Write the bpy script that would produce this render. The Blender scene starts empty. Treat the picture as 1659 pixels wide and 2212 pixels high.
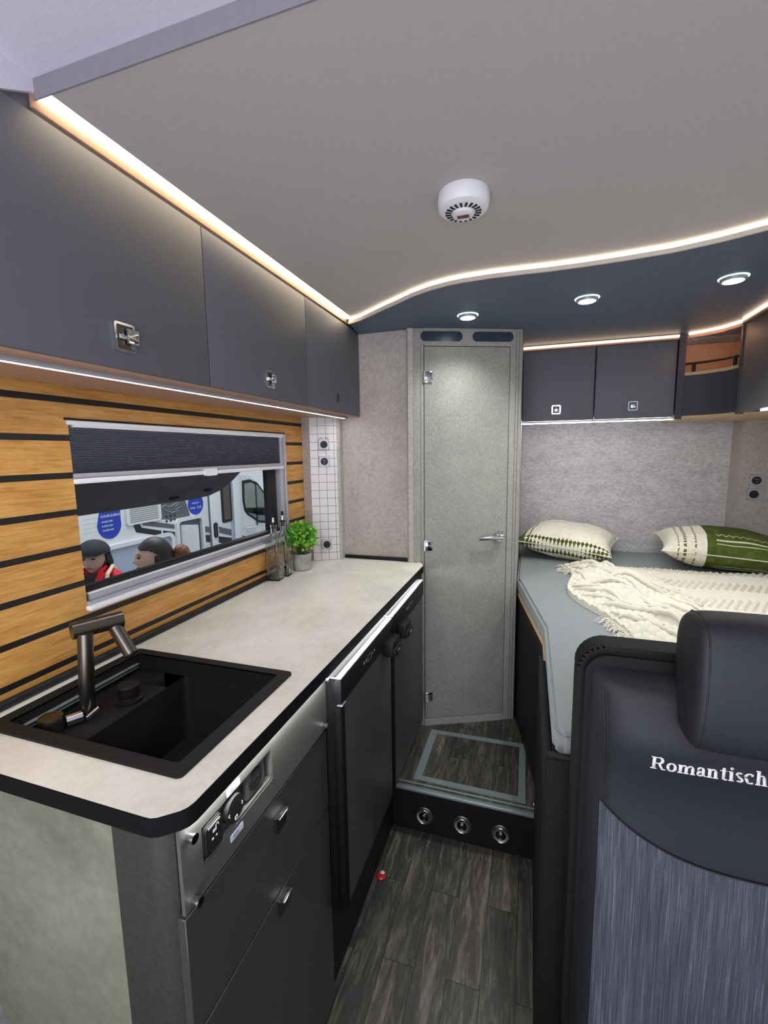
import bpy, bmesh, math, random
from mathutils import Vector, Matrix, noise
random.seed(7)
S = bpy.context.scene
C = S.collection
PI = math.pi

# ------------------------------------------------------------------ camera
yaw, pitch, roll, fpx = 0.31571, -0.13254, 0.01484, 967.64
Rz = Matrix.Rotation(yaw, 3, 'Z'); Rx = Matrix.Rotation(pitch, 3, 'X')
Ry = Matrix(((math.cos(roll), 0, math.sin(roll)), (0, 1, 0), (-math.sin(roll), 0, math.cos(roll))))
R = Rz @ Rx @ Ry
right, fwd, up = R @ Vector((1, 0, 0)), R @ Vector((0, 1, 0)), R @ Vector((0, 0, 1))
cam = bpy.data.cameras.new('camera'); camo = bpy.data.objects.new('camera', cam); C.objects.link(camo)
M = Matrix((right, up, -fwd)).transposed().to_4x4(); M.translation = Vector((0, 0, 1.39))
camo.matrix_world = M
cam.sensor_fit = 'HORIZONTAL'; cam.sensor_width = 36; cam.lens = 36 * fpx / 1659
cam.clip_start = 0.02; cam.clip_end = 60
S.camera = camo

# ------------------------------------------------------------------ world, lights, exposure
S.view_settings.view_transform = 'Standard'; S.view_settings.look = 'None'
S.view_settings.gamma = 1; S.view_settings.exposure = 0.0; S.view_settings.use_curve_mapping = False
w = bpy.data.worlds.new('hall_light'); S.world = w; w.use_nodes = True
bg = w.node_tree.nodes['Background']; bg.inputs[0].default_value = (.80, .88, .97, 1); bg.inputs[1].default_value = 0.62

def area(name, loc, rot, sx, sy, power, col=(1, 1, 1), spread=PI):
    l = bpy.data.lights.new(name, 'AREA'); l.shape = 'RECTANGLE'; l.size = sx; l.size_y = sy
    l.energy = power; l.color = col; l.spread = spread
    o = bpy.data.objects.new(name, l); C.objects.link(o); o.location = loc; o.rotation_euler = rot
    return o
area('front_fill_light', (-.1, -.75, 1.86), (math.radians(30), 0, 0), 1.1, .5, 17, (.96, .98, 1.0))  # added fill above and behind the camera, brightens worktop and seat
area('upward_fill_light', (.1, -1.0, .70), (math.radians(150), 0, 0), 1.5, 1.1, 31, (.90, .90, 1.0))  # added fill, aimed upwards from low down to brighten ceiling and cabinets
area('outside_fill_light', (-2.3, 3.0, 3.4), (math.radians(0), math.radians(-25), 0), 3.0, 2.0, 95, (.97, .98, 1.0))  # unseen fill added to brighten the people and motorhome outside
for sx, sy, en in ((-.232, 1.73, 9), (.163, 1.685, 16), (.551, 1.64, 18)):
    l = bpy.data.lights.new('downlight_beam', 'SPOT'); l.energy = en; l.spot_size = math.radians(130); l.spot_blend = .9
    l.color = (.96, 1.0, .98); l.shadow_soft_size = .025
    o = bpy.data.objects.new('downlight_beam', l); C.objects.link(o); o.location = (sx, sy, 1.862)

# ------------------------------------------------------------------ helpers
def lin(c):
    return tuple(((v / 255) / 12.92 if v / 255 <= .04045 else ((v / 255 + .055) / 1.055) ** 2.4) for v in c)

class NT:
    def __init__(s, name):
        s.m = bpy.data.materials.new(name); s.m.use_nodes = True; s.t = s.m.node_tree; s.b = s.t.nodes['Principled BSDF']
        s.tc = None
    def n(s, typ, **kw):
        nd = s.t.nodes.new(typ)
        for k, v in kw.items():
            if k in nd.inputs: nd.inputs[k].default_value = v
            else: setattr(nd, k, v)
        return nd
    def l(s, a, b): s.t.links.new(a, b)
    def coord(s, scale=(1, 1, 1), rot=(0, 0, 0)):
        if not s.tc: s.tc = s.n('ShaderNodeTexCoord')
        mp = s.n('ShaderNodeMapping'); s.l(s.tc.outputs['Object'], mp.inputs[0])
        mp.inputs['Scale'].default_value = scale; mp.inputs['Rotation'].default_value = rot
        return mp.outputs[0]
    def noise(s, vec, scale, detail=4, rough=.6, dist=0):
        nd = s.n('ShaderNodeTexNoise'); nd.inputs['Scale'].default_value = scale; nd.inputs['Detail'].default_value = detail
        nd.inputs['Roughness'].default_value = rough; nd.inputs['Distortion'].default_value = dist
        s.l(vec, nd.inputs['Vector']); return nd.outputs['Fac']
    def ramp(s, fac, stops):
        nd = s.n('ShaderNodeValToRGB'); el = nd.color_ramp.elements
        while len(el) < len(stops): el.new(.5)
        for e, (p, c) in zip(el, stops): e.position = p; e.color = tuple(c) + (1,)
        s.l(fac, nd.inputs[0]); return nd.outputs[0]
    def mix(s, fac, a, b, mode='MIX'):
        nd = s.n('ShaderNodeMix', data_type='RGBA', blend_type=mode)
        for src, i in ((fac, 0), (a, 6), (b, 7)):
            if hasattr(src, 'links'): s.l(src, nd.inputs[i])
            else: nd.inputs[i].default_value = src if i == 0 else tuple(src) + (1,)
        return nd.outputs[2]
    def math(s, op, a, b=0.0, c=0.0):
        nd = s.n('ShaderNodeMath', operation=op)
        for i, v in enumerate((a, b, c)):
            if hasattr(v, 'links'): s.l(v, nd.inputs[i])
            else: nd.inputs[i].default_value = v
        return nd.outputs[0]
    def sep(s, vec):
        nd = s.n('ShaderNodeSeparateXYZ'); s.l(vec, nd.inputs[0]); return nd.outputs
    def color(s, c):
        if hasattr(c, 'links'): s.l(c, s.b.inputs['Base Color'])
        else: s.b.inputs['Base Color'].default_value = tuple(c) + (1,)
    def bump(s, h, strength=.3, dist=.002):
        nd = s.n('ShaderNodeBump'); nd.inputs['Strength'].default_value = strength; nd.inputs['Distance'].default_value = dist
        s.l(h, nd.inputs['Height']); s.l(nd.outputs[0], s.b.inputs['Normal'])
    def pbr(s, rough=.5, metal=0, spec=.5):
        s.b.inputs['Roughness'].default_value = rough; s.b.inputs['Metallic'].default_value = metal
        s.b.inputs['Specular IOR Level'].default_value = spec

def plain(name, rgb, rough=.5, metal=0, var=.06, nscale=60, bump=0, spec=.5):
    n = NT(name); v = n.coord(); f = n.noise(v, nscale, 5)
    c = lin(rgb); n.color(n.ramp(f, [(.25, [x * (1 - var) for x in c]), (.75, [min(1, x * (1 + var)) for x in c])]))
    n.pbr(rough, metal, spec)
    if bump: n.bump(f, bump)
    return n.m
def emis(name, rgb, strength):
    n = NT(name); n.color((.8, .8, .8)); n.b.inputs['Emission Color'].default_value = tuple(rgb) + (1,)
    n.b.inputs['Emission Strength'].default_value = strength
    return n.m
def glass(name, rgb=(1, 1, 1), rough=0.0, ior=1.45):
    n = NT(name); n.color(rgb); n.pbr(rough); n.b.inputs['Transmission Weight'].default_value = 1; n.b.inputs['IOR'].default_value = ior
    return n.m
def tint(name, rgb, fac, rough=.05):
    """thin pane: part transparent, part glossy tinted"""
    n = NT(name); n.color(lin(rgb)); n.pbr(rough)
    tr = n.n('ShaderNodeBsdfTransparent'); mx = n.n('ShaderNodeMixShader'); mx.inputs[0].default_value = fac
    n.l(tr.outputs[0], mx.inputs[1]); n.l(n.b.outputs[0], mx.inputs[2]); n.l(mx.outputs[0], n.t.nodes['Material Output'].inputs[0])
    return n.m

def mottled(name, dark, light, sx=(1, 1, 1), scale=90, rough=.85, bump=.15):
    n = NT(name); v = n.coord(sx); a = n.noise(v, scale, 6, .7); b = n.noise(v, scale * .12, 3)
    f = n.math('ADD', n.math('MULTIPLY', a, .75), n.math('MULTIPLY', b, .25))
    n.color(n.ramp(f, [(.36, lin(dark)), (.66, lin(light))])); n.pbr(rough, 0, .25); n.bump(a, bump, .001); return n.m

def wood_floor(name):
    n = NT(name); v = n.coord((1, 1, 1)); o = n.sep(v)
    cb = n.n('ShaderNodeCombineXYZ'); n.l(o[1], cb.inputs[0]); n.l(o[0], cb.inputs[1])
    br = n.n('ShaderNodeTexBrick'); n.l(cb.outputs[0], br.inputs['Vector'])
    for k, val in (('Scale', 1), ('Mortar Size', .0009), ('Mortar Smooth', 0), ('Bias', 0), ('Brick Width', .62), ('Row Height', .088)): br.inputs[k].default_value = val
    br.offset = .37; br.inputs['Color1'].default_value = (0, 0, 0, 1); br.inputs['Color2'].default_value = (1, 1, 1, 1); br.inputs['Mortar'].default_value = (0, 0, 0, 1)
    # grain shifted from plank to plank
    sh = n.n('ShaderNodeVectorMath', operation='MULTIPLY_ADD'); n.l(br.outputs['Color'], sh.inputs[0]); sh.inputs[1].default_value = (3, 7, 5); n.l(v, sh.inputs[2])
    mp = n.n('ShaderNodeMapping'); mp.inputs['Scale'].default_value = (1, .14, 1); n.l(sh.outputs[0], mp.inputs[0])
    g = n.noise(mp.outputs[0], 38, 6, .65, 1.2); g2 = n.noise(mp.outputs[0], 180, 4, .7)
    f = n.math('ADD', n.math('MULTIPLY', g, .7), n.math('MULTIPLY', g2, .3))
    c = n.ramp(f, [(.34, lin((44, 41, 38))), (.5, lin((70, 66, 61))), (.66, lin((122, 116, 106)))])
    c = n.mix(.6, c, n.ramp(br.outputs['Color'], [(0, (.55, .55, .55)), (1, (1.35, 1.33, 1.3))]), 'MULTIPLY')
    c = n.mix(br.outputs['Fac'], c, lin((18, 17, 16)))
    n.color(c); n.pbr(.42); n.bump(f, .15, .001); return n.m

def concrete(name, dark, mid, light, rough=.5, sc=4):
    n = NT(name); v = n.coord(); a = n.noise(v, sc, 7, .62, .6); b = n.noise(v, sc * 14, 5, .6)
    f = n.math('ADD', n.math('MULTIPLY', a, .72), n.math('MULTIPLY', b, .28))
    n.color(n.ramp(f, [(.33, lin(dark)), (.5, lin(mid)), (.68, lin(light))])); n.pbr(rough, 0, .4); n.bump(b, .05, .001); return n.m

def bamboo(name):
    n = NT(name); v = n.coord(); o = n.sep(v)
    mp = n.coord((1, .05, 1)); g = n.noise(mp, 240, 5, .7); g2 = n.noise(n.coord((1, .22, 1)), 34, 4, .6, .8)
    f = n.math('ADD', n.math('MULTIPLY', g, .6), n.math('MULTIPLY', g2, .4))
    c = n.ramp(f, [(.3, lin((154, 100, 42))), (.5, lin((198, 146, 76))), (.7, lin((222, 176, 104)))])
    # inlaid dark grooves every 8 cm
    z = n.math('SUBTRACT', o[2], .9520); k = n.math('DIVIDE', z, .0797); fr = n.math('FRACT', k)
    d = n.math('ABSOLUTE', n.math('SUBTRACT', fr, .5)); inl = n.math('GREATER_THAN', d, .5 - .0065 / .0797)
    top = n.math('LESS_THAN', o[2], 1.535)
    m = n.math('MULTIPLY', inl, top)
    c = n.mix(m, c, lin((30, 28, 30)))
    n.color(c); n.pbr(.42, 0, .4); n.bump(m, -.6, .002) if False else None
    return n.m

def tile_mat(name):
    n = NT(name); v = n.coord(); o = n.sep(v)
    cb = n.n('ShaderNodeCombineXYZ'); n.l(o[0], cb.inputs[0]); n.l(o[2], cb.inputs[1])
    br = n.n('ShaderNodeTexBrick'); n.l(cb.outputs[0], br.inputs['Vector']); br.offset = 0; br.squash = 1
    for k, val in (('Scale', 1), ('Mortar Size', .0011), ('Mortar Smooth', 0), ('Brick Width', .0345), ('Row Height', .0345)): br.inputs[k].default_value = val
    for k in ('Color1', 'Color2'): br.inputs[k].default_value = tuple(lin((214, 212, 212))) + (1,)
    br.inputs['Mortar'].default_value = tuple(lin((120, 118, 122))) + (1,)
    n.color(br.outputs['Color']); n.pbr(.35); return n.m

def ceiling_mat(name, rgb):
    n = NT(name); v = n.coord(); f = n.noise(v, 420, 3, .7); c = lin(rgb)
    n.color(n.ramp(f, [(.3, [x * .93 for x in c]), (.7, [x * 1.06 for x in c])])); n.pbr(.9, 0, .2); n.bump(f, .2, .0006); return n.m

def stripes_mat(name):
    n = NT(name); a = n.noise(n.coord((1, .2, .012)), 700, 3, .75); b = n.noise(n.coord((1, .2, .02)), 200, 4, .7); c2 = n.noise(n.coord(), 1400, 2)
    f = n.math('ADD', n.math('MULTIPLY', a, .6), n.math('MULTIPLY', b, .3)); f = n.math('ADD', f, n.math('MULTIPLY', c2, .1))
    n.color(n.ramp(f, [(.34, lin((46, 48, 55))), (.52, lin((74, 76, 87))), (.70, lin((122, 126, 138)))])); n.pbr(.85, 0, .2); n.bump(f, .3, .001); return n.m

MAT = dict(
    floor=wood_floor('dark_plank_vinyl'), bamboo=bamboo('bamboo_cladding'),
    worktop=concrete('worktop_laminate', (200, 198, 187), (220, 218, 207), (234, 232, 223), .38, 5),
    endpan=concrete('concrete_panel', (98, 98, 84), (120, 119, 104), (142, 140, 124), .5, 3.2),
    black=plain('black_plastic', (18, 18, 21), .55, spec=.3), edge=plain('black_edge', (12, 12, 15), .8, spec=.15),
    rubber=plain('black_rubber', (16, 16, 18), .6), darkfront=plain('brushed_dark_front', (72, 72, 69), .42, .35, .12, 300),
    fascia=plain('brushed_steel_fascia', (88, 88, 84), .5, .2, .14, 350),
    post=plain('dark_corner_post', (62, 62, 58), .45, .35, .25, 160),
    granite=plain('black_granite_sink', (27, 27, 27), .6, 0, .3, 900, .1, spec=.25),
    gunmetal=plain('gunmetal_steel', (104, 99, 92), .3, .95, .04, 40), chrome=plain('chrome', (215, 218, 224), .12, 1, .02, 5),
    silver=plain('silver_plastic', (176, 178, 186), .32, .35, .02), white=plain('white_plastic', (226, 228, 232), .4, 0, .02),
    cab=plain('matte_anthracite_door', (96, 98, 108), .55, 0, .05, 500), cabside=plain('anthracite_side', (58, 60, 70), .6, 0, .05, 400),
    wall=mottled('grey_felt_wall', (158, 152, 148), (190, 184, 179)), wallrear=mottled('textured_rear_wall', (164, 160, 162), (222, 219, 220), (1, 1, 2.2), 70),
    door=mottled('grey_felt_door', (138, 136, 130), (166, 164, 157)), ceil=ceiling_mat('ceiling_felt', (182, 176, 174)),
    ceilf=ceiling_mat('front_ceiling_felt', (214, 212, 226)), ceilshade=plain('ceiling_edge_shade', (128, 124, 132), .8), soffit=plain('dark_soffit', (80, 92, 112), .5, 0, .08, 60),
    brown=plain('light_brown_laminate', (168, 132, 112), .5, 0, .08, 90), lightwood=plain('light_wood_trim', (196, 168, 132), .5, 0, .08, 80),
    cubby=plain('cubby_lining', (180, 150, 124), .55, 0, .05, 60),
    tile=tile_mat('white_tile_film'), leather=plain('black_leather', (33, 35, 41), .55, 0, .12, 700, .12, spec=.35), leather2=plain('dark_shell', (17, 18, 19), .7, 0, .1, 500, spec=.25),
    stripes=stripes_mat('striped_seat_fabric'), thread=plain('white_thread', (226, 226, 226), .7), seam=plain('dark_seam', (24, 25, 30), .7),
    mattress=plain('grey_mattress_cover', (134, 140, 142), .9, 0, .06, 700, .08), wool=plain('cream_wool', (217, 213, 197), .95, 0, .05, 300, .1),
    warm=emis('warm_led', (1, .80, .52), 6.5), warm2=emis('warm_led_curve', (1, .86, .60), 3.2), orange=emis('orange_led', (1, .66, .38), 4.2),
    cubbyfill=emis('cubby_fill_glow', (1, .50, .25), 45), glossblack=plain('glossy_black', (12, 12, 14), .1), cool=emis('cool_led', (1, .94, .95), 34), lens=emis('downlight_lens', (.92, 1, .98), 14), glowring=emis('downlight_halo', (.7, 1, .95), 1.6),
    frost=plain('led_diffuser', (214, 200, 188), .5), clear=glass('clear_glass', (.97, .99, .98)),
    pane=tint('tinted_acrylic', (46, 47, 50), .90, .08), leaf=None, pot=concrete('cement_pot', (134, 134, 124), (160, 160, 150), (182, 182, 172), .8, 40),
    vanwhite=plain('white_bodywork', (222, 228, 232), .25, 0, .01), vangrey=plain('grey_decal', (92, 96, 100), .4), vanblack=plain('black_decal', (26, 26, 30), .35),
    blue=plain('blue_sticker', (32, 62, 182), .45, 0, .02), paleblue=plain('pale_blue_panel', (170, 186, 206), .4), cabglass=plain('cab_side_glass', (128, 142, 134), .15, 0, .3, 3),
    hallfloor=plain('hall_floor', (110, 110, 112), .5), skin=plain('skin', (196, 158, 140), .55, 0, .05, 30), hair=plain('black_hair', (30, 27, 29), .45, 0, .3, 200),
    bunhair=plain('brown_hair', (116, 74, 50), .6, 0, .3, 200), capm=plain('black_cap_cloth', (40, 43, 46), .85), red=plain('red_jacket', (206, 20, 34), .7, 0, .08, 80),
    shirt=plain('dark_shirt', (44, 42, 46), .85), lips=plain('lips', (150, 76, 74), .5), trousers=plain('dark_trousers', (38, 40, 48), .85),
    strap=plain('cream_strap', (226, 206, 180), .7), redwrap=plain('red_foil', (200, 44, 38), .3), alu=plain('brushed_aluminium', (150, 164, 164), .4, .5, .06, 200),
    redstripe=plain('dark_red', (108, 40, 40), .4), label=plain('pale_label', (196, 202, 222), .5), grilledark=plain('grille_shadow', (150, 150, 146), .6))
n = NT('green_leaf'); v = n.coord(); f = n.noise(v, 22, 3); n.color(n.ramp(f, [(.3, lin((62, 142, 30))), (.7, lin((142, 214, 66)))])); n.pbr(.4); n.b.inputs['Subsurface Weight'].default_value = 0
MAT['leaf'] = n.m

def wm(o):
    m = o.matrix_basis.copy()
    while o.parent: o = o.parent; m = o.matrix_basis @ m
    return m

class MB:
    """collects shapes in one bmesh"""
    def __init__(s): s.bm = bmesh.new()
    def box(s, x0, x1, y0, y1, z0, z1, bev=0, seg=2):
        b = bmesh.new(); bmesh.ops.create_cube(b, size=1)
        bmesh.ops.scale(b, vec=(abs(x1 - x0), abs(y1 - y0), abs(z1 - z0)), verts=b.verts)
        if bev: bmesh.ops.bevel(b, geom=b.edges[:], offset=min(bev, .49 * min(abs(x1 - x0), abs(y1 - y0), abs(z1 - z0))), segments=seg, affect='EDGES', profile=.5)
        bmesh.ops.translate(b, vec=((x0 + x1) / 2, (y0 + y1) / 2, (z0 + z1) / 2), verts=b.verts)
        return s.add(b)
    def add(s, b, mat=None):
        if mat is not None: bmesh.ops.transform(b, matrix=mat, verts=b.verts)
        me = bpy.data.meshes.new('tmp'); b.to_mesh(me); b.free(); s.bm.from_mesh(me); bpy.data.meshes.remove(me); return s
    def prism(s, pts, z0, z1, bev=0, axis='z', seg=2):
        """polygon pts extruded; axis z: (x,y); axis x: pts (y,z) with z0,z1 as x; axis y: pts (x,z)"""
        def P(a, b_, c): return {'z': (a, b_, c), 'x': (c, a, b_), 'y': (a, c, b_)}[axis]
        b = bmesh.new(); lo = [b.verts.new(P(x, y, z0)) for x, y in pts]; hi = [b.verts.new(P(x, y, z1)) for x, y in pts]
        b.faces.new(lo); b.faces.new(hi)
        k = len(pts)
        for i in range(k): b.faces.new((lo[i], lo[(i + 1) % k], hi[(i + 1) % k], hi[i]))
        bmesh.ops.recalc_face_normals(b, faces=b.faces[:])
        if bev: bmesh.ops.bevel(b, geom=b.edges[:], offset=bev, segments=seg, affect='EDGES')
        return s.add(b)
    def cyl(s, a, b_, r, r2=None, seg=24, cap=True):
        a, b_ = Vector(a), Vector(b_); d = b_ - a; b = bmesh.new()
        bmesh.ops.create_cone(b, cap_ends=cap, segments=seg, radius1=r, radius2=r if r2 is None else r2, depth=d.length)
        q = d.to_track_quat('Z', 'Y').to_matrix().to_4x4(); q.translation = (a + b_) / 2
        return s.add(b, q)
    def tube(s, pts, r, seg=8):
        pts = [Vector(p) for p in pts]; rings = []; b = s.bm; nrm = None
        for i, p in enumerate(pts):
            t = (pts[min(i + 1, len(pts) - 1)] - pts[max(i - 1, 0)]).normalized()
            if nrm is None: nrm = t.orthogonal().normalized()
            nrm = (nrm - t * nrm.dot(t)).normalized(); bi = t.cross(nrm)
            rr = r[i] if isinstance(r, (list, tuple)) else r
            rings.append([b.verts.new(p + (nrm * math.cos(2 * PI * k / seg) + bi * math.sin(2 * PI * k / seg)) * rr) for k in range(seg)])
        for i in range(len(rings) - 1):
            for k in range(seg): b.faces.new((rings[i][k], rings[i][(k + 1) % seg], rings[i + 1][(k + 1) % seg], rings[i + 1][k]))
        b.faces.new(rings[0][::-1]); b.faces.new(rings[-1]); return s
    def lathe(s, prof, o=(0, 0, 0), seg=32, mat=None, sq=None):
        b = bmesh.new(); rings = []
        for r, z in prof:
            ring = []
            for k in range(seg):
                a = 2 * PI * k / seg; rr = r
                ring.append(b.verts.new((rr * math.cos(a), rr * math.sin(a), z)))
            rings.append(ring)
        for i in range(len(rings) - 1):
            for k in range(seg): b.faces.new((rings[i][k], rings[i][(k + 1) % seg], rings[i + 1][(k + 1) % seg], rings[i + 1][k]))
        if prof[0][0] > 1e-6: b.faces.new(rings[0][::-1])
        if prof[-1][0] > 1e-6: b.faces.new(rings[-1])
        bmesh.ops.remove_doubles(b, verts=b.verts, dist=1e-6)
        m = mat if mat is not None else Matrix.Translation(o); return s.add(b, m)
    def sphere(s, c, rx, ry=None, rz=None, seg=24):
        b = bmesh.new(); bmesh.ops.create_uvsphere(b, u_segments=seg, v_segments=seg // 2, radius=1)
        ry = rx if ry is None else ry; rz = rx if rz is None else rz
        bmesh.ops.scale(b, vec=(rx, ry, rz), verts=b.verts); return s.add(b, Matrix.Translation(c))
    def quad(s, *p): s.bm.faces.new([s.bm.verts.new(q) for q in p]); return s
    def build(s, name, mat, parent=None, local=False, smooth=None):
        me = bpy.data.meshes.new(name)
        bmesh.ops.recalc_face_normals(s.bm, faces=s.bm.faces[:]) if smooth != 'keep' else None
        s.bm.to_mesh(me); s.bm.free()
        if parent is not None and not local: me.transform(wm(parent).inverted())
        for m in (mat if isinstance(mat, (list, tuple)) else [mat]): me.materials.append(MAT[m] if isinstance(m, str) else m)
        try:
            me.shade_smooth()
            me.set_sharp_from_angle(angle=math.radians(38))
        except Exception: pass
        o = bpy.data.objects.new(name, me); C.objects.link(o)
        if parent is not None: o.parent = parent
        return o

def rr(cx, cz, w, h, r, k=6):
    """rounded rectangle outline"""
    out = []
    for sx, sz, a0 in ((1, 1, 0), (-1, 1, 90), (-1, -1, 180), (1, -1, 270)):
        for i in range(k + 1):
            a = math.radians(a0 + 90 * i / k); out.append((cx + sx * (w / 2 - r) + r * math.cos(a), cz + sz * (h / 2 - r) + r * math.sin(a)))
    return out
def ring_prism(mb, outer, inner, z0, z1, axis='z'):
    def P(a, b_, c): return {'z': (a, b_, c), 'x': (c, a, b_), 'y': (a, c, b_)}[axis]
    b = bmesh.new(); L = [[b.verts.new(P(x, y, z)) for x, y in pts] for z in (z0, z1) for pts in (outer, inner)]
    k = len(outer)
    for i in range(k):
        j = (i + 1) % k
        b.faces.new((L[0][i], L[0][j], L[1][j], L[1][i])); b.faces.new((L[2][i], L[2][j], L[3][j], L[3][i]))
        b.faces.new((L[0][i], L[0][j], L[2][j], L[2][i])); b.faces.new((L[1][i], L[1][j], L[3][j], L[3][i]))
    bmesh.ops.recalc_face_normals(b, faces=b.faces[:]); mb.add(b); return mb

def tag(o, label=None, cat=None, group=None, kind=None):
    if label: o['label'] = label
    if cat: o['category'] = cat
    if group: o['group'] = group
    if kind: o['kind'] = kind
    return o
def thing(name, loc, label, cat, group=None, rz=0):
    o = bpy.data.objects.new(name, None); C.objects.link(o); o.location = loc; o.rotation_euler = (0, 0, rz); o.empty_display_size = .05
    o.matrix_basis = Matrix.Translation(loc) @ Matrix.Rotation(rz, 4, 'Z')
    return tag(o, label, cat, group)
def struct(name, mb, mat, label=None, parent=None):
    o = mb.build(name, mat, parent); o['kind'] = 'structure'
    if label: o['label'] = label
    return o
def stext(txt, size, mat, name, parent, m, depth=.0004):
    cu = bpy.data.curves.new(name, 'FONT'); cu.body = txt; cu.size = size; cu.extrude = depth; cu.align_x = 'CENTER'; cu.align_y = 'CENTER'
    t = bpy.data.objects.new('t', cu); C.objects.link(t); me = bpy.data.meshes.new_from_object(t.evaluated_get(bpy.context.evaluated_depsgraph_get()))
    bpy.data.objects.remove(t); bpy.data.curves.remove(cu); me.transform(m)
    if parent is not None: me.transform(wm(parent).inverted())
    me.materials.clear(); me.materials.append(MAT[mat]); me.name = name
    o = bpy.data.objects.new(name, me); C.objects.link(o); o.parent = parent; return o

WX = -.94      # inner face of the kitchen wall
RX = 1.30      # inner face of the right wall
YB = 2.75      # rear wall
# ================================================================== SETTING
struct('floor', MB().box(WX - .05, RX + .05, -1.6, 1.52, -.05, 0), 'floor', 'dark grey wood plank vinyl floor of the aisle')
st = struct('floor_step', MB().box(-.62, .30, 1.45, 2.2, 0, .165), 'floor', 'raised plank floor step in front of the washroom door')
struct('step_nosing', MB().box(-.62, .055, 1.443, 1.462, .158, .1685, .002).box(-.62, .055, 1.476, 1.482, .163, .1675, .001), 'alu', parent=st)
mb = MB(); mb.box(-.62, .055, 1.446, 1.452, 0.001, .157); struct('riser_panel', mb, 'leather2', parent=st)
# kitchen wall with window hole (y .73-1.585, z 1.075-1.455)
y0, y1, z0, z1 = .7165, 1.588, 1.060, 1.458
mb = MB(); mb.box(WX - .045, WX - .006, .0, y0, 0, 1.98).box(WX - .045, WX - .006, y1, YB, 0, 1.98).box(WX - .045, WX - .006, y0, y1, 0, z0).box(WX - .045, WX - .006, y0, y1, z1, 1.98)
wl = struct('wall_left', mb, 'wall')
mb = MB(); mb.box(WX - .008, WX, .0, y0, .905, 1.545).box(WX - .008, WX, y1, 1.776, .905, 1.545).box(WX - .008, WX, y0, y1, .905, z0).box(WX - .008, WX, y0, y1, z1, 1.545)
o = struct('bamboo_cladding', mb, 'bamboo', 'golden bamboo boards with black inlaid lines', wl)
struct('wall_rear', MB().box(-1, RX + .05, YB, YB + .04, 0, 1.98), 'wallrear', 'grey mottled textile wall behind the bed')
struct('wall_right', MB().box(RX, RX + .04, -.6, YB + .04, 0, 1.98), 'wall', 'pale grey felt side wall beyond the bed')
struct('trim_1', MB().prism([(.985, 2.66), (RX, 2.66), (RX, YB), (.975, YB)], .6, 1.88), 'wall', 'smooth grey pilaster beside the mottled rear wall')
# grey panel at the end of the worktop and washroom shell
bw = struct('wall_washroom', MB().prism([(-.79, 1.84), (-.485, 1.838), (-.47, 1.842), (-.47, 1.93), (-.79, 1.93)], .60, 1.892), 'wall', 'light grey felt wall panel at the end of the worktop')
struct('base_seal', MB().box(-.786, -.486, 1.828, 1.84, .9195, .9345, .003), 'black', 'black sealing strip above the worktop', bw)
struct('wall_washroom_side', MB().box(-.075, -.047, 2.0, YB, 0, 1.885), 'wall')
# tiled corner column
tc = struct('trim_2', MB().prism([(-.94, 1.752), (-.899, 1.742), (-.899, 1.80), (-.94, 1.84)], .9195, 1.545).prism([(-.797, 1.796), (-.787, 1.806), (-.787, 1.845), (-.80, 1.845)], .9195, 1.545), 'wall', 'grey felt edging either side of the tiled corner')
ang = math.atan2(1.796 - 1.742, -.797 + .899); Ltile = math.hypot(.102, .054)
te = bpy.data.objects.new('tile_panel_root', None)
mt = Matrix.Translation((-.899, 1.742, .9195)) @ Matrix.Rotation(ang, 4, 'Z')
b = MB().box(0, Ltile, 0, .02, 0, .625); o = b.build('tile_panel', 'tile', None); o.matrix_basis = mt; o.parent = tc; o['label'] = 'white square tile film between felt edgings'; o['kind'] = 'structure'
def tloc(x, y, z): return mt @ Vector((x, y, z))
b = MB().cyl(tloc(.0, -.001, .585), tloc(Ltile, -.001, .600), .0016, seg=8); b.build('light_reflection_line', 'white', tc).name = 'reflection_line'  # white rod stands in for an LED reflection on the tiles

# ceilings
cv = [(-.677, 1.679), (-.62, 1.652), (-.568, 1.612), (-.50, 1.560), (-.434, 1.513), (-.37, 1.465), (-.306, 1.430), (-.25, 1.410), (-.203, 1.401), (-.12, 1.396), (-.047, 1.398), (.03, 1.402), (.111, 1.402), (.22, 1.396), (.327, 1.384), (.42, 1.358), (.504, 1.322), (.60, 1.262), (.70, 1.18), (.80, 1.08), (.90, .95), (RX, .80)]
mb = MB(); mb.prism([(-.668, .536), (RX, .536), (RX, 1.9), (-.668, 1.9)], 1.905, 1.93)
ce = struct('ceiling', mb, 'ceil', 'flat beige grey felt ceiling panel')
mb = MB(); mb.box(WX - .04, RX + .04, -.5, .536, 1.932, 1.96).box(WX - .04, RX + .04, .53, YB + .04, 1.945, 1.97); struct('ceiling_front', mb, 'ceilf', 'higher lilac grey front ceiling')
mb = MB(); mb.prism(cv + [(RX, 2.335), (-.787, 2.335), (-.787, 1.835), (-.70, 1.83)], 1.882, 1.889); so = struct('ceiling_soffit', mb, 'soffit', 'dark blue grey curved ceiling over the bed')
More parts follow.
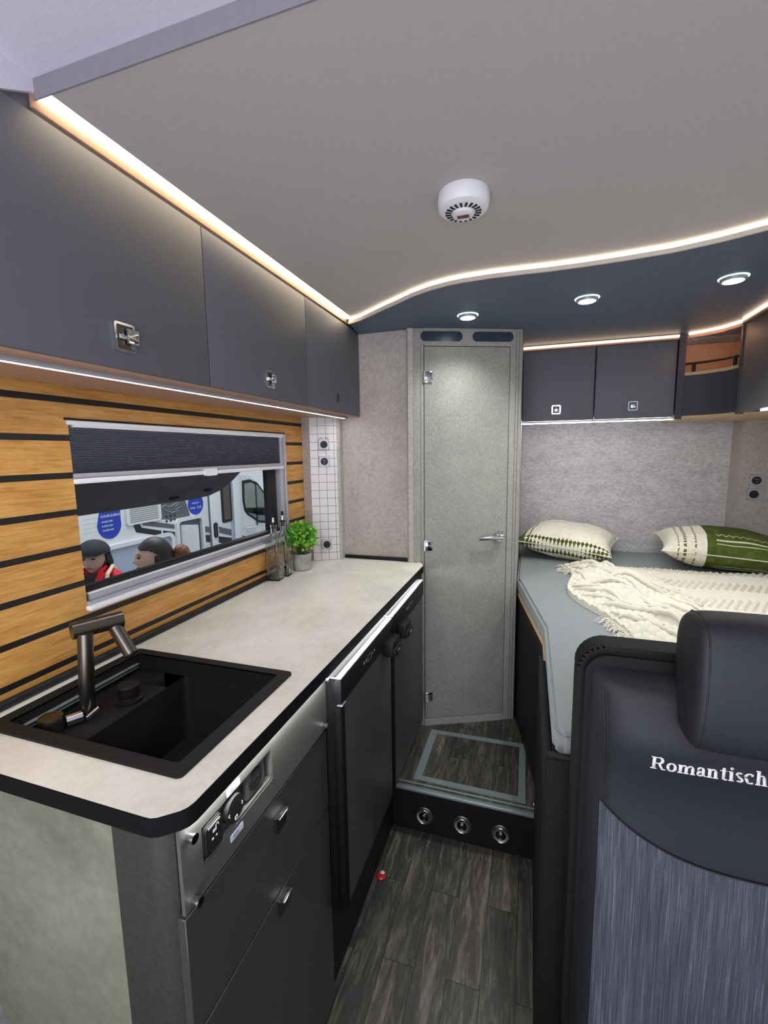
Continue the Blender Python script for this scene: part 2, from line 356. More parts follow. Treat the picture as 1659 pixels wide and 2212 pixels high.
# ================================================================== LED strips
def ribbon(pts, z0, z1, th, off=(0, 0)):
    mb = MB(); n_ = len(pts); b = mb.bm; R_ = []
    for i, (x, y) in enumerate(pts):
        t = Vector((pts[min(i + 1, n_ - 1)][0] - pts[max(i - 1, 0)][0], pts[min(i + 1, n_ - 1)][1] - pts[max(i - 1, 0)][1], 0)).normalized(); q = Vector((t.y, -t.x, 0))
        R_.append([b.verts.new((x + q.x * a, y + q.y * a, z)) for a, z in ((0, z0), (th, z0), (th, z1), (0, z1))])
    for i in range(n_ - 1):
        for k in range(4): b.faces.new((R_[i][k], R_[i][(k + 1) % 4], R_[i + 1][(k + 1) % 4], R_[i + 1][k]))
    b.faces.new(R_[0]); b.faces.new(R_[-1]); return mb
t = thing('led_strip', (-.69, 1.1, 1.90), 'long warm white light strip along the ceiling above the kitchen cabinets', 'light strip', 'warm ceiling light strips')
MB().box(-.699, -.668, .537, 1.70, 1.907, 1.912).build('light_line', 'warm', t)
MB().box(-.705, -.699, .530, 1.72, 1.893, 1.911, .001).build('profile', 'brown', t)
t = thing('led_strip', (0, 1.4, 1.89), 'wavy warm light strip curving across the ceiling edge', 'light strip', 'warm ceiling light strips')
ribbon(cv, 1.8935, 1.9035, .003).build('light_line', 'warm2', t)
ribbon(cv, 1.8805, 1.8915, .006).build('profile', 'frost', t)
t = thing('led_strip', (-.74, 1.0, 1.53), 'white light strip under the kitchen overhead cabinets', 'light strip', 'white under cabinet light strips')
MB().box(-.748, -.738, .0, 1.772, 1.532, 1.5385, .001).build('light_line', 'cool', t)
MB().box(-.753, -.748, .0, 1.775, 1.531, 1.5395, .0005).box(-.738, -.733, .0, 1.775, 1.531, 1.5395, .0005).build('profile', 'silver', t)
t = thing('led_strip', (.27, 2.32, 1.87), 'straight orange white light strip above the rear cabinets', 'light strip', 'warm ceiling light strips')
MB().box(-.045, .600, 2.318, 2.330, 1.8655, 1.8755, .001).build('light_line', 'orange', t)
MB().box(-.045, .600, 2.322, 2.345, 1.857, 1.8655, .001).build('profile', 'brown', t)
t = thing('led_strip', (.72, 2.23, 1.87), 'short orange light strip over the open corner shelf', 'light strip', 'warm ceiling light strips')
ribbon([(.632, 2.315), (.68, 2.29), (.73, 2.245), (.768, 2.165)], 1.870, 1.880, -.006).build('light_line', 'orange', t)
ribbon([(.640, 2.338), (.684, 2.315), (.742, 2.268), (.775, 2.20)], 1.8635, 1.8695, -.010).build('hidden_fill_line', 'cubbyfill', t)  # extra glowing strip added out of sight behind the profile to brighten the cubby
ribbon([(.632, 2.325), (.682, 2.30), (.735, 2.255), (.772, 2.175)], 1.858, 1.868, -.006).build('profile', 'brown', t)
t = thing('led_strip', (.765, 1.7, 1.87), 'warm light strip above the right side cabinet', 'light strip', 'warm ceiling light strips')
MB().box(.757, .766, 1.0, 2.135, 1.868, 1.881, .001).build('light_line', 'orange', t)
MB().box(.760, .772, 1.0, 2.14, 1.860, 1.868, .001).build('profile', 'brown', t)
t = thing('led_strip', (.28, 2.34, 1.525), 'white light strip under the rear cabinets', 'light strip', 'white under cabinet light strips')
MB().box(-.045, .600, 2.340, 2.358, 1.5155, 1.524, .001).build('light_line', 'cool', t)
MB().box(-.045, .605, 2.3325, 2.340, 1.5185, 1.526, .001).build('profile', 'silver', t)
t = thing('led_strip', (.78, 1.6, 1.52), 'white light strip under the right side cabinet', 'light strip', 'white under cabinet light strips')
MB().box(.776, .790, 1.0, 1.97, 1.5165, 1.522, .001).build('light_line', 'cool', t)
t = thing('led_strip', (-.425, 1.0, .888), 'white light strip under the worktop front edge', 'light strip')
MB().box(-.4320, -.4268, .445, 1.72, .8885, .8915, .0005).build('light_line', emis('worktop_led', (1, .99, 1), 130), t)

# ================================================================== smoke detector, downlights
t = thing('smoke_detector', (-.143, .978, 1.905), 'white round smoke detector on the ceiling', 'smoke detector')
sc = Matrix.Translation((-.143, .985, 1.905)) @ Matrix.Rotation(PI, 4, 'X')
MB().lathe([(0, 0), (.050, 0), (.052, .006), (.052, .022), (.049, .030), (.040, .034), (.030, .036), (0, .036)], mat=sc, seg=48).build('housing', 'white', t)
mb = MB()
for k in range(20):
    a = 2 * PI * k / 20; m = sc @ Matrix.Rotation(a, 4, 'Z'); b = bmesh.new(); bmesh.ops.create_cube(b, size=1); bmesh.ops.scale(b, vec=(.012, .0045, .002), verts=b.verts)
    bmesh.ops.translate(b, vec=(.030, 0, .0358), verts=b.verts); mb.add(b, m)
mb.build('vent_slots', 'black', t)
MB().lathe([(0, .034), (.022, .034), (.021, .041), (.015, .043), (0, .043)], mat=sc, seg=32).build('test_button', 'white', t)
MB().box(-.155, -.131, .979, .991, 1.8612, 1.8618).build('warning_label', 'redstripe', t)
for (sx, sy), lab in zip(((-.232, 1.729), (.163, 1.684), (.551, 1.640)), ('left round ceiling downlight above the washroom door', 'middle round ceiling downlight in the dark soffit', 'right round ceiling downlight nearest the frame edge')):
    t = thing('downlight', (sx, sy, 1.88), lab, 'downlight', 'round downlights in the dark soffit')
    m = Matrix.Translation((sx, sy, 1.882)) @ Matrix.Rotation(PI, 4, 'X')
    MB().lathe([(.027, 0), (.034, 0), (.034, .002), (.033, .010), (.027, .011)], mat=m).build('ring', 'alu', t)
    MB().lathe([(.0342, .0005), (.0385, .0005), (.0385, .0015), (.0342, .003)], mat=m).build('halo', 'glowring', t)
    MB().lathe([(0, .003), (.026, .003), (.0265, .0115), (.02, .0125), (0, .0125)], mat=m).build('lens', 'lens', t)

# ================================================================== window
wi = bpy.data.objects.new('window_1', None); C.objects.link(wi); wi.location = (WX, 1.16, 1.06); wi.matrix_basis = Matrix.Translation((WX, 1.16, 1.06)); wi['kind'] = 'structure'; wi['label'] = 'kitchen window with silver frame, pleated blind and open tinted pane'
MB().box(WX - .003, WX + .008, .712, 1.60, 1.4575, 1.468, .003).box(WX - .03, WX + .004, .727, 1.588, 1.4535, 1.4575).build('window_frame', 'white', wi)
MB().box(WX - .003, WX + .0045, .708, 1.606, 1.468, 1.4725, .001).box(WX - .003, WX + .0045, 1.6005, 1.606, 1.045, 1.4725, .001).build('frame_seal', 'black', wi)
MB().box(WX - .003, WX + .010, 1.588, 1.6005, 1.05, 1.468, .003).box(WX - .03, WX + .004, 1.566, 1.586, 1.075, 1.455, .003).build('side_rail', 'silver', wi)
MB().box(WX - .003, WX + .016, .713, 1.600, 1.045, 1.0585, .005).build('sill_nose', 'white', wi)
MB().box(WX - .04, WX + .008, .716, 1.598, 1.0585, 1.0655, .002).box(WX - .035, WX - .001, .727, 1.588, 1.0655, 1.079, .003).build('sill_profile', 'silver', wi)
MB().box(WX - .04, WX - .006, .727, 1.588, 1.079, 1.083, .001).build('sill_bead', 'white', wi)
MB().box(WX - .045, WX - .012, .727, 1.588, 1.083, 1.094, .003).box(WX - .05, WX - .022, 1.515, 1.566, 1.08, 1.46, .003).build('rubber_gasket', 'rubber', wi)
# pleated blind: zig-zag sheet
mb = MB(); b = mb.bm; zt, zb, N_ = 1.452, 1.352, 26; prev = None
for i in range(2 * N_ + 1):
    k = i / (2 * N_); z = zt + (zb - zt) * (1 - (1 - k) ** 1.25); x = WX - .003 + (.004 if i % 2 else -.002)
    cur = (b.verts.new((x, .716, z)), b.verts.new((x, 1.584, z)))
    if prev: b.faces.new((prev[0], prev[1], cur[1], cur[0]))
    prev = cur
mb.build('pleated_blind', plain('blind_cloth', (112, 116, 132), .45), wi)
MB().box(WX - .012, WX + .005, .7155, 1.582, 1.3435, 1.354, .002).build('blind_rail', 'silver', wi)
MB().box(WX - .010, WX + .009, .7155, 1.582, 1.331, 1.343, .003).build('blind_rail_lip', 'white', wi)
MB().prism(rr(1.145, 1.338, .055, .022, .008), WX + .004, WX + .014, axis='x').build('blind_handle', 'white', wi)
# opened pane, hinged at its top edge, pushed outwards
pn = bpy.data.objects.new('open_pane', None)
top = Vector((WX - .05, 0, 1.452)); bot = Vector((-1.245, 0, 1.224)); d = (bot - top)
def pan(y, s_, o_=0): nn = Vector((-d.z, 0, d.x)).normalized(); q = top + d * s_ + nn * o_; return Vector((q.x, y, q.z))
mb = MB(); b = mb.bm
out = [(.70, 0), (.70, 1.0), (1.42, 1.0), (1.50, .97), (1.55, .88), (1.57, .7), (1.575, .3), (1.575, 0)]
lo = [b.verts.new(pan(y, s_)) for y, s_ in out]; hi = [b.verts.new(pan(y, s_, .006)) for y, s_ in out]
b.faces.new(lo); b.faces.new(hi[::-1])
for i in range(len(out)): b.faces.new((lo[i], lo[(i + 1) % len(out)], hi[(i + 1) % len(out)], hi[i]))
pane = mb.build('open_pane', 'pane', wi); pane['label'] = 'dark tinted pane swung outwards'
MB().tube([pan(.70, 1.0), pan(1.42, 1.0), pan(1.50, .97), pan(1.55, .88), pan(1.57, .7), pan(1.575, .3)], .004).build('pane_edge', 'clear', pane)
for yy, s_ in ((1.30, .93), (1.46, .86)):
    mb = MB(); c = pan(yy, s_, -.012); mb.box(c.x - .02, c.x + .02, c.y - .022, c.y + .022, c.z - .018, c.z + .014, .006)
    mb.tube([c + Vector((.01, -.05, .030)), c, c + Vector((.03, .085, .022))], .010).build('pane_latch', 'black', pane)

# ================================================================== worktop, sink, faucet
t = thing('worktop', (-.67, 1.1, .90), 'long light concrete look worktop with black edge in the kitchen', 'worktop')
outl = [(WX + .001, .406), (-.472, .406), (-.462, .4065), (-.454, .410), (-.433, .428), (-.4275, .436), (-.425, .447), (-.414, 1.775), (-.418, 1.80), (-.433, 1.825), (-.455, 1.835), (-.486, 1.836), (-.787, 1.838), (-.80, 1.798), (-.897, 1.744), (WX + .001, 1.752)]
hole = [(-.895, .482), (-.483, .482), (-.483, .797), (-.895, .797)]
def slab(z0, z1, inset=0):
    mb = MB(); b = mb.bm
    # strips around the hole so the surface stays a true cut-out
    def box(*a): mb.box(*a)
    return mb
mb = MB(); b = mb.bm
o_ = [(x, y) for x, y in outl]
V = [b.verts.new((x, y, .919)) for x, y in o_]; Hh = [b.verts.new((x, y, .919)) for x, y in hole]
es = [b.edges.new((V[i], V[(i + 1) % len(V)])) for i in range(len(V))] + [b.edges.new((Hh[i], Hh[(i + 1) % 4])) for i in range(4)]
bmesh.ops.triangle_fill(b, edges=es, use_beauty=True)
ext = bmesh.ops.extrude_face_region(b, geom=b.faces[:]); vs = [g for g in ext['geom'] if isinstance(g, bmesh.types.BMVert)]
bmesh.ops.translate(b, vec=(0, 0, -.027), verts=vs)
mb.build('worktop_slab', 'worktop', t)
ribbon(outl[:11], .8915, .9185, .0022).build('edge_band', 'edge', t)
t = thing('wall_seal_tube', (WX + .008, 1.0, .92), 'round black seal tube along the foot of the bamboo wall', 'seal')
MB().tube([(WX + .009, .0, .9285), (WX + .009, 1.74, .9285)], .0085, 12).build('tube', 'rubber', t)

sk = thing('sink', (-.69, .64, .75), 'black granite kitchen sink sunk into the worktop', 'sink')
rim_o = rr(-.688, .6395, .426, .331, .010); rim_i = rr(-.688, .642, .376, .287, .006)
b = ring_prism(MB(), rim_o, rim_i, .9192, .9235, 'z'); b.build('rim', 'granite', sk)
# tiered basin: tap ledge level .883 and deep bowl
mb = MB(); X0, X1, Y0, Y1 = -.876, -.500, .4985, .7855
rim_lo = rr(-.688, .642, .376, .287, .006)
b = mb.bm
def loft(A, za, B, zb):
    va = [b.verts.new((x, y, za)) for x, y in A]; vb = [b.verts.new((x, y, zb)) for x, y in B]
    for i in range(len(A)): b.faces.new((va[i], va[(i + 1) % len(A)], vb[(i + 1) % len(A)], vb[i]))
bowl_t = rr((-.747 + X1) / 2, .642, (X1 + .747), .287, .012); bowl_b = rr((-.742 - .512) / 2, .642, .222, .265, .02)
loft(rim_lo, .9215, rim_lo, .883)
loft(bowl_t, .884, bowl_b, .745)
b.faces.new([b.verts.new((x, y, .745)) for x, y in bowl_b])
mb.build('basin', 'granite', sk)
MB().box(X0, -.747, .4985, .735, .875, .883, .002).box(X0, -.812, .735, .7855, .875, .883).build('tap_ledge', 'granite', sk)
MB().box(-.8125, -.747, .735, .7855, .78, .786).box(-.8125, -.808, .735, .7855, .786, .883).build('side_pocket', 'granite', sk)
MB().box(-.8755, -.867, .505, .775, .9005, .904, .001).box(-.8755, -.869, .505, .775, .893, .8955, .0008).build('slide_rail', 'alu', sk)
MB().lathe([(0, 0), (.026, 0), (.026, .006), (.019, .008), (.018, .012), (.0215, .016), (.0215, .034), (.019, .037), (0, .037)], (-.785, .668, .883), 28).build('drain_knob', 'black', sk)
MB().lathe([(0, 0), (.005, 0), (.005, .003), (0, .003)], mat=Matrix.Translation((-.7445, .575, .835)) @ Matrix.Rotation(PI / 2, 4, 'Y')).build('overflow', 'chrome', sk)
MB().lathe([(0, 0), (.035, 0), (.035, .003), (.02, .004), (0, .002)], (-.63, .62, .7455)).build('drain', 'gunmetal', sk)
fa = thing('faucet', (-.815, .60, .883), 'tall gunmetal grey folding kitchen faucet in the sink', 'faucet')
MB().cyl((-.814, .598, .883), (-.803, .602, 1.056), .0135, seg=32).build('column', 'gunmetal', fa)
a_ = Vector((-.822, .590, 1.0605)); d_ = Vector((.036, .080, -.0005))
MB().cyl(a_, a_ + d_ * .47, .0165, seg=36).cyl(a_ + d_ * .46, a_ + d_ * .50, .0152, seg=36).cyl(a_ + d_ * .49, a_ + d_, .0165, seg=36).build('arm', 'gunmetal', fa)
MB().cyl((-.795, .655, 1.056), (-.7445, .648, .9985), .0130, .0130, seg=32).build('spout', 'gunmetal', fa)
MB().cyl((-.7450, .648, .999), (-.7435, .648, .9972), .010, seg=24).build('aerator', 'black', fa)
MB().lathe([(0, 0), (.022, 0), (.022, .022), (.020, .028), (0, .028)], (-.838, .545, .883), 28).build('lever_body', 'gunmetal', fa)
MB().cyl((-.820, .560, .895), (-.808, .583, .895), .011, seg=20).cyl((-.796, .585, .893), (-.782, .600, .908), .005, seg=16).build('lever', 'chrome', fa)

# ================================================================== kitchen base unit
k = thing('kitchen_base_cabinet', (-.68, .62, 0), 'kitchen sink cabinet with concrete end panel and dark drawers', 'cabinet')
FX = -.4355
MB().box(-.93, FX - .018, .50, .878, 0, .70).build('carcass', 'black', k)
pts = [(-.548, .001), (-.548, .8915), (WX + .003, .8915), (WX + .003, .475), (-.88, .468), (-.86, .45), (-.84, .42), (-.80, .385), (-.76, .365), (-.74, .34), (-.73, .30), (-.73, .001)]
MB().prism(pts, .420, .438, axis='y').build('end_panel', 'endpan', k)
MB().prism([(-.548, .4185), (-.487, .4185), (-.468, .4235), (-.4555, .437), (-.4555, .50), (-.548, .50)], .001, .8915).build('corner_post', 'post', k)
MB().box(-.4555, FX - .006, .438, .50, .001, .8915).build('recess', 'black', k)
fo = [(.4258, .757), (.881, .757), (.881, .8915), (.4258, .8915)]
hole = [(.466, .7975), (.6505, .7975), (.6505, .8575), (.466, .8575)]
mb = MB(); b = mb.bm
V = [b.verts.new((FX, y, z)) for y, z in fo]; Hh = [b.verts.new((FX, y, z)) for y, z in hole]
for i in range(4): b.faces.new((V[i], V[(i + 1) % 4], Hh[(i + 1) % 4], Hh[i]))
ext = bmesh.ops.extrude_face_region(b, geom=b.faces[:]); bmesh.ops.translate(b, vec=(-.006, 0, 0), verts=[g for g in ext['geom'] if isinstance(g, bmesh.types.BMVert)])
fas = mb.build('steel_fascia', 'fascia', k)
MB().box(FX - .016, FX - .012, .464, .6525, .7955, .8595).build('control_recess', 'darkfront', k)
ring_prism(MB(), [(.465, .7965), (.6515, .7965), (.6515, .8585), (.465, .8585)], [(.4665, .8025), (.648, .8025), (.648, .8575), (.4665, .8575)], FX - .013, FX - .001, 'x').build('recess_lip', 'fascia', k)
def xdisc(mb, x, y, z, r, th, seg=36): return mb.cyl((x, y, z), (x + th, y, z), r, r * .93, seg=seg)
fr = FX - .012
o = MB().prism(rr(.4875, .830, .040, .050, .009), fr, FX + .004, axis='x', bev=.002).build('rocker_switch', 'rubber', k)
MB().box(FX + .0040, FX + .0046, .484, .492, .836, .8405).tube([(FX + .0044, .490, .840), (FX + .0044, .492, .8445), (FX + .0044, .496, .8445), (FX + .0044, .497, .840)], .0006, 5).box(FX + .0040, FX + .0046, .4815, .4845, .826, .8285).box(FX + .0040, FX + .0046, .490, .493, .826, .8285).build('switch_symbol', 'thread', o)
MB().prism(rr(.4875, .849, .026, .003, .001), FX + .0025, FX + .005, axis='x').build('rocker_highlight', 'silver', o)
MB().prism(rr(.538, .8305, .052, .048, .003), fr, fr + .004, axis='x').build('socket_frame', 'fascia', k)
o = xdisc(MB(), fr, .538, .831, .0225, .016).build('rotary_switch', 'rubber', k)
xs = fr + .0162
MB().tube([(xs, .5225, .833), (xs, .5205, .830), (xs, .5225, .827)], .0006, 5).tube([(xs, .5535, .833), (xs, .5555, .830), (xs, .5535, .827)], .0006, 5).tube([(xs, .535, .8185), (xs, .541, .8185), (xs, .541, .8135), (xs, .535, .8135), (xs, .535, .8185)], .0006, 5).build('switch_symbol', 'thread', o)
MB().prism(rr(.605, .831, .054, .048, .003), fr, fr + .007, axis='x', bev=.001).build('socket_frame', 'fascia', k)
o = xdisc(MB(), fr, .605, .832, .0205, .009).build('power_socket', 'rubber', k)
xdisc(xdisc(MB(), fr + .009, .599, .832, .0022, .0006, 12), fr + .009, .611, .832, .0022, .0006, 12).build('socket_hole', 'black', o)
for yy, zz in ((.540, .8655), (.542, .785)):
    o = MB().prism(rr(yy, zz, .033, .012, .002), FX, FX + .0008, axis='x').build('notice_sticker', 'label', k)
    mb = MB(); mb.tube([(FX + .001, yy - .010 + j * .0025, zz + .001 + (.0012 if j % 2 else -.0004)) for j in range(6)], .0006, 4); mb.build('sticker_text', 'vangrey', o)
    MB().box(FX + .0008, FX + .001, yy - .009, yy + .008, zz - .0035, zz - .0025).build('sticker_line', 'vangrey', o)
for yy, zz, r in ((.440, .869, .007), (.441, .769, .007), (.862, .772, .007), (.872, .878, .0045)):
    MB().cyl((FX, yy, zz), (FX + .013, yy, zz), r * .8, r, seg=20).build('fascia_knob', 'chrome', k)
for z0_, z1_, zl in ((.5535, .7495, .704), (.018, .5485, .5265)):
    dr = MB().prism([(.4258, z0_), (.4258, z1_), (.879, z1_), (.879, z0_)], FX - .016, FX - .002, axis='x', bev=.0012, seg=1).build('drawer', 'darkfront', k)
    la = MB().prism(rr(.666, zl - .004, .034, .034, .003), FX - .002, FX + .004, axis='x').build('latch', 'gunmetal', dr)
    MB().box(FX + .001, FX + .012, .650, .682, zl + .011, zl + .0135, .0008).box(FX + .004, FX + .0065, .657, .675, zl + .001, zl + .0035, .0005).build('latch_lip', 'chrome', dr)
MB().box(-.90, -.455, .50, .878, 0, .017).build('plinth', 'black', k)

# ================================================================== fridges
def fridge(y0, y1, zb, label):
    f = thing('fridge', (-.65, (y0 + y1) / 2, zb), label, 'fridge', 'compressor fridges side by side')
    X = -.398
    MB().box(-.91, X - .045, y0 + .004, y1 - .004, zb, .876, .002).build('body', 'black', f)
    MB().box(X - .045, X - .012, y0, y1, zb, .878, .004).build('door_frame', 'edge', f)
    dp = MB().box(X - .014, X - .004, y0 + .026, y1 - .004, zb + .008, .806, .002).build('door_panel', 'darkfront', f)
    MB().box(X - .03, X, y0, y1 - .001, .812, .876, .006).build('control_strip', 'black', f)
    MB().box(X - .03, X - .0005, y0, y1 - .002, .8755, .8775, .0005).build('trim_line', 'silver', f)
    MB().box(X - .028, X + .0006, y0 + .001, y0 + .026, .8090, .8105, .0003).build('trim_line', 'silver', f)
    MB().box(X - .03, X - .002, y0, y0 + .026, zb, .808, .006).build('hinge_post', 'edge', f)
    yc = y0 + (y1 - y0) * .50
    mb = MB()
    for j, dy in enumerate((-.05, -.035)):
        mb.tube([(X + .0005, yc + dy + .004 * math.cos(a), .846 + .004 * math.sin(a)) for a in [2 * PI * q / 12 for q in range(13)]], .0004, 4)
    mb.tube([(X + .0005, yc - .024, .854), (X + .0005, yc + .002, .854), (X + .0005, yc + .002, .838), (X + .0005, yc - .024, .838), (X + .0005, yc - .024, .854)], .0003, 4)
    mb.tube([(X + .0005, yc + .010, .843), (X + .0005, yc + .014, .849), (X + .0005, yc + .018, .843), (X + .0005, yc + .010, .843)], .0004, 4)
    mb.tube([(X + .0005, yc + .024, .849), (X + .0005, yc + .028, .843), (X + .0005, yc + .032, .849), (X + .0005, yc + .024, .849)], .0004, 4)
    mb.build('control_icons', 'silver', f)
    yl = y1 - .050 if y0 < 1 else y0 + .085
    la = MB().box(X - .004, X + .030, yl - .035, yl + .035, .785, .834, .006).box(X + .002, X + .036, yl - .030, yl + .030, .788, .812, .005).build('door_latch', 'black', f)
    MB().box(X + .0362, X + .0368, yl - .012, yl + .012, .7985, .8005).box(X + .0362, X + .0368, yl - .010, yl + .010, .8025, .8045).box(X + .0362, X + .0368, yl - .012, yl - .008, .7985, .8045).build('latch_mark', 'silver', la)
    return f
fridge(.884, 1.283, .262, 'black fridge beside the steel fascia drawers')
fridge(1.290, 1.722, .262, 'black fridge next to the washroom door')
t = thing('fridge_plinth', (-.66, 1.28, 0), 'dark plinth below the two fridges', 'plinth')
MB().box(-.92, -.455, .886, 1.445, .0, .260).build('board', 'black', t)
MB().box(-.92, -.455, 1.447, 1.78, .1655, .260).build('board', 'black', t)
t = thing('fridge_housing', (-.66, 1.78, 0), 'dark filler panel between fridge and washroom', 'panel')
MB().box(-.92, -.425, 1.726, 1.80, .262, .8905).build('board', 'black', t)

# ================================================================== overhead kitchen cabinets
def latch_x(parent, y, z, s=.022, toggled=True):
    x = -.70
    la = ring_prism(MB(), rr(y, z, 2 * s, 2.3 * s, .005), rr(y, z, 1.6 * s, 1.9 * s, .003), x, x + .0045, 'x').build('latch', 'chrome', parent)
    MB().prism(rr(y, z, 1.6 * s, 1.9 * s, .003), x, x + .0012, axis='x').build('latch_cup', 'gunmetal', la)
    MB().box(x + .003, x + .010, y + .1 * s, y + 1.15 * s, z - .45 * s, z + .75 * s, .0015).cyl((x + .006, y - .7 * s, z), (x + .006, y + .2 * s, z), .004, seg=12).build('latch_button', 'chrome', la)
def upper(name, y0, y1, label, ly, lz, s, dark=False):
    c = thing(name, (-.82, (y0 + y1) / 2, 1.54), label, 'cabinet', 'kitchen overhead cabinets')
    MB().box(-.935, -.722, y0, y1, 1.545, 1.89).build('cabinet_box', 'cabside', c)
    MB().box(-.935, -.704, y0, y1, 1.5395, 1.5445).build('bottom_board', 'brown', c)
    MB().box(-.72, -.70, y0 + .0015, y1 - .0015, 1.545, 1.8865, .0015).build('cabinet_door', 'cab', c)
    if dark: MB().prism(rr(ly, lz, .022, .030, .003), -.70, -.698, axis='x').build('latch', 'cabside', c)
    else: latch_x(c, ly, lz, s)
upper('overhead_cabinet', -.05, .882, 'widest anthracite overhead cabinet with chrome latch, nearest the viewer', .654, 1.600, .022)
MB().box(-.93, -.7062, .10, .533, 1.8875, 1.931).build('filler_strip', 'cab', [o for o in bpy.data.objects if o.name == 'overhead_cabinet'][0])
upper('overhead_cabinet', .882, 1.360, 'middle anthracite overhead cabinet above the kitchen window', 1.129, 1.596, .020)
upper('overhead_cabinet', 1.360, 1.829, 'overhead cabinet with dark latch against the grey washroom wall', 1.602, 1.596, .016, True)
struct('trim_3', MB().prism([(.5335, 1.9318), (.5335, 1.914), (.47, 1.878), (.30, 1.79), (.20, 1.75), (.20, 1.9318)], -.94, -.6975, axis='x'), 'ceilf', 'sloping ceiling cove above the nearest overhead cabinet')
struct('trim_4', MB().box(-.6985, RX, .5335, .5358, 1.904, 1.9318), 'ceilshade', 'edge of the dropped ceiling panel, coloured darker for shade')  # shade on the vertical edge is put into its darker colour

# ================================================================== sockets
def socket(m, label, group, face='black', icon=False):
    """plate lies in local xz, faces -y"""
    s_ = thing('wall_socket', (0, 0, 0), label, 'socket', group); s_.matrix_basis = m
    prof = [(-.021, 0), (.021, 0), (.018, -.009), (-.018, -.009)]
    b = MB(); bb = b.bm
    A = [bb.verts.new((x, 0, z)) for x, z in rr(0, 0, .046, .046, .003)]; B = [bb.verts.new((x, -.008, z)) for x, z in rr(0, 0, .042, .042, .006)]
    for i in range(len(A)): bb.faces.new((A[i], A[(i + 1) % len(A)], B[(i + 1) % len(A)], B[i]))
    bb.faces.new(A); bb.faces.new(B); b.build('cover_plate', 'silver', s_, local=True)
    d = MB().cyl((0, -.008, 0), (0, -.0105, 0), .0155, seg=32).build('socket_insert', 'rubber', s_, local=True)
    if icon: MB().box(-.006, .006, -.0112, -.0105, .004, .0055).tube([(0, -.0108, -.002), (.003, -.0108, -.005), (0, -.0108, -.009), (-.003, -.0108, -.006), (0, -.0108, -.002)], .0005, 5).build('insert_icon', 'silver', d, local=True)
    else: MB().cyl((-.005, -.0105, 0), (-.005, -.011, 0), .0018, seg=10).cyl((.005, -.0105, 0), (.005, -.011, 0), .0018, seg=10).build('socket_hole', 'black', d, local=True)
TT = lambda x, z: mt @ Matrix.Translation((x, 0, z))
socket(TT(.060, .507), 'silver round-button socket, upper of the pair on white tiles', 'sockets on the tiled corner')
socket(TT(.060, .435), 'silver socket with a small light icon, below the top one on the tiles', 'sockets on the tiled corner', icon=True)
socket(TT(.060, .072), 'silver socket with black insert low on the tiles beside the plant', 'sockets on the tiled corner')
MB().box(.040, .056, -.0012, 0, .533, .536).box(.064, .080, -.0012, 0, .533, .536).build('tiny_caption', 'vangrey', tc, local=True).matrix_basis = mt
mr = lambda x, z: Matrix.Translation((x, 2.66, z)) @ Matrix.Scale(1.25, 4)
socket(mr(1.056, 1.226), 'silver round socket, upper of the two beside the rear wall', 'sockets on the right wall', icon=True)
socket(mr(1.050, 1.158), 'silver round socket, lower of the two above the green pillow', 'sockets on the right wall')

# ================================================================== washroom door
dm = Matrix.Translation((-.42, 1.836, .165)) @ Matrix.Rotation(math.atan2(.164, .374), 4, 'Z')
do = bpy.data.objects.new('door_1', None); C.objects.link(do); do.matrix_basis = dm; do['kind'] = 'structure'; do['label'] = 'narrow grey washroom door with chrome handle'
mb = MB(); mb.box(-.046, -.001, 0, .03, .0, 1.716, .003).box(.361, .412, 0, .03, 0, 1.716, .003).box(-.001, .361, 0, .03, 1.648, 1.716).box(-.001, .361, 0, .03, 0, .033)
mb.build('door_frame', 'door', do, local=True)
MB().box(-.0155, -.014, -.0006, 0, 0.0, 1.655).box(.385, .387, -.0008, 0, 0, 1.71).box(.397, .399, -.0008, 0, 0, 1.71).build('frame_groove', 'vangrey', do, local=True)
MB().box(-.004, .363, .016, .02, .028, 1.65).build('door_gap', 'black', do, local=True)
MB().box(.0012, .3588, .001, .018, .0352, 1.6455, .0015).build('door_panel', 'door', do, local=True)
MB().prism([(-.046, 0), (-.066, .004), (-.070, .02), (-.046, .03)], .72, 1.716, axis='z').build('corner_moulding', 'wall', do, local=True)
for zz, hx in ((1.525, .0), (.828, .0), (.137, .0)):
    h = MB().box(.003, .034, -.006, .001, zz - .023, zz + .023, .003).cyl((.0, -.004, zz - .022), (.0, -.004, zz + .022), .005, seg=16).build('door_hinge', 'chrome', do, local=True)
for x0, x1 in ((-.014, .158), (.200, .371)):
    v_ = MB().prism(rr((x0 + x1) / 2, 1.6845, x1 - x0, .038, .0185), -.003, .0, axis='y').build('vent_cover', plain('smoked_vent', (46, 54, 72), .25), do, local=True)
MB().cyl((.325, -.001, .860), (.325, -.010, .860), .0225, seg=32).cyl((.325, -.010, .860), (.325, -.030, .860), .010, seg=20).sphere((.325, -.03, .860), .017, .012, .015).tube([(.325, -.034, .858), (.29, -.036, .857), (.25, -.036, .857), (.228, -.034, .856)], [.011, .010, .0085, .008], 14).build('door_handle', 'chrome', do, local=True)

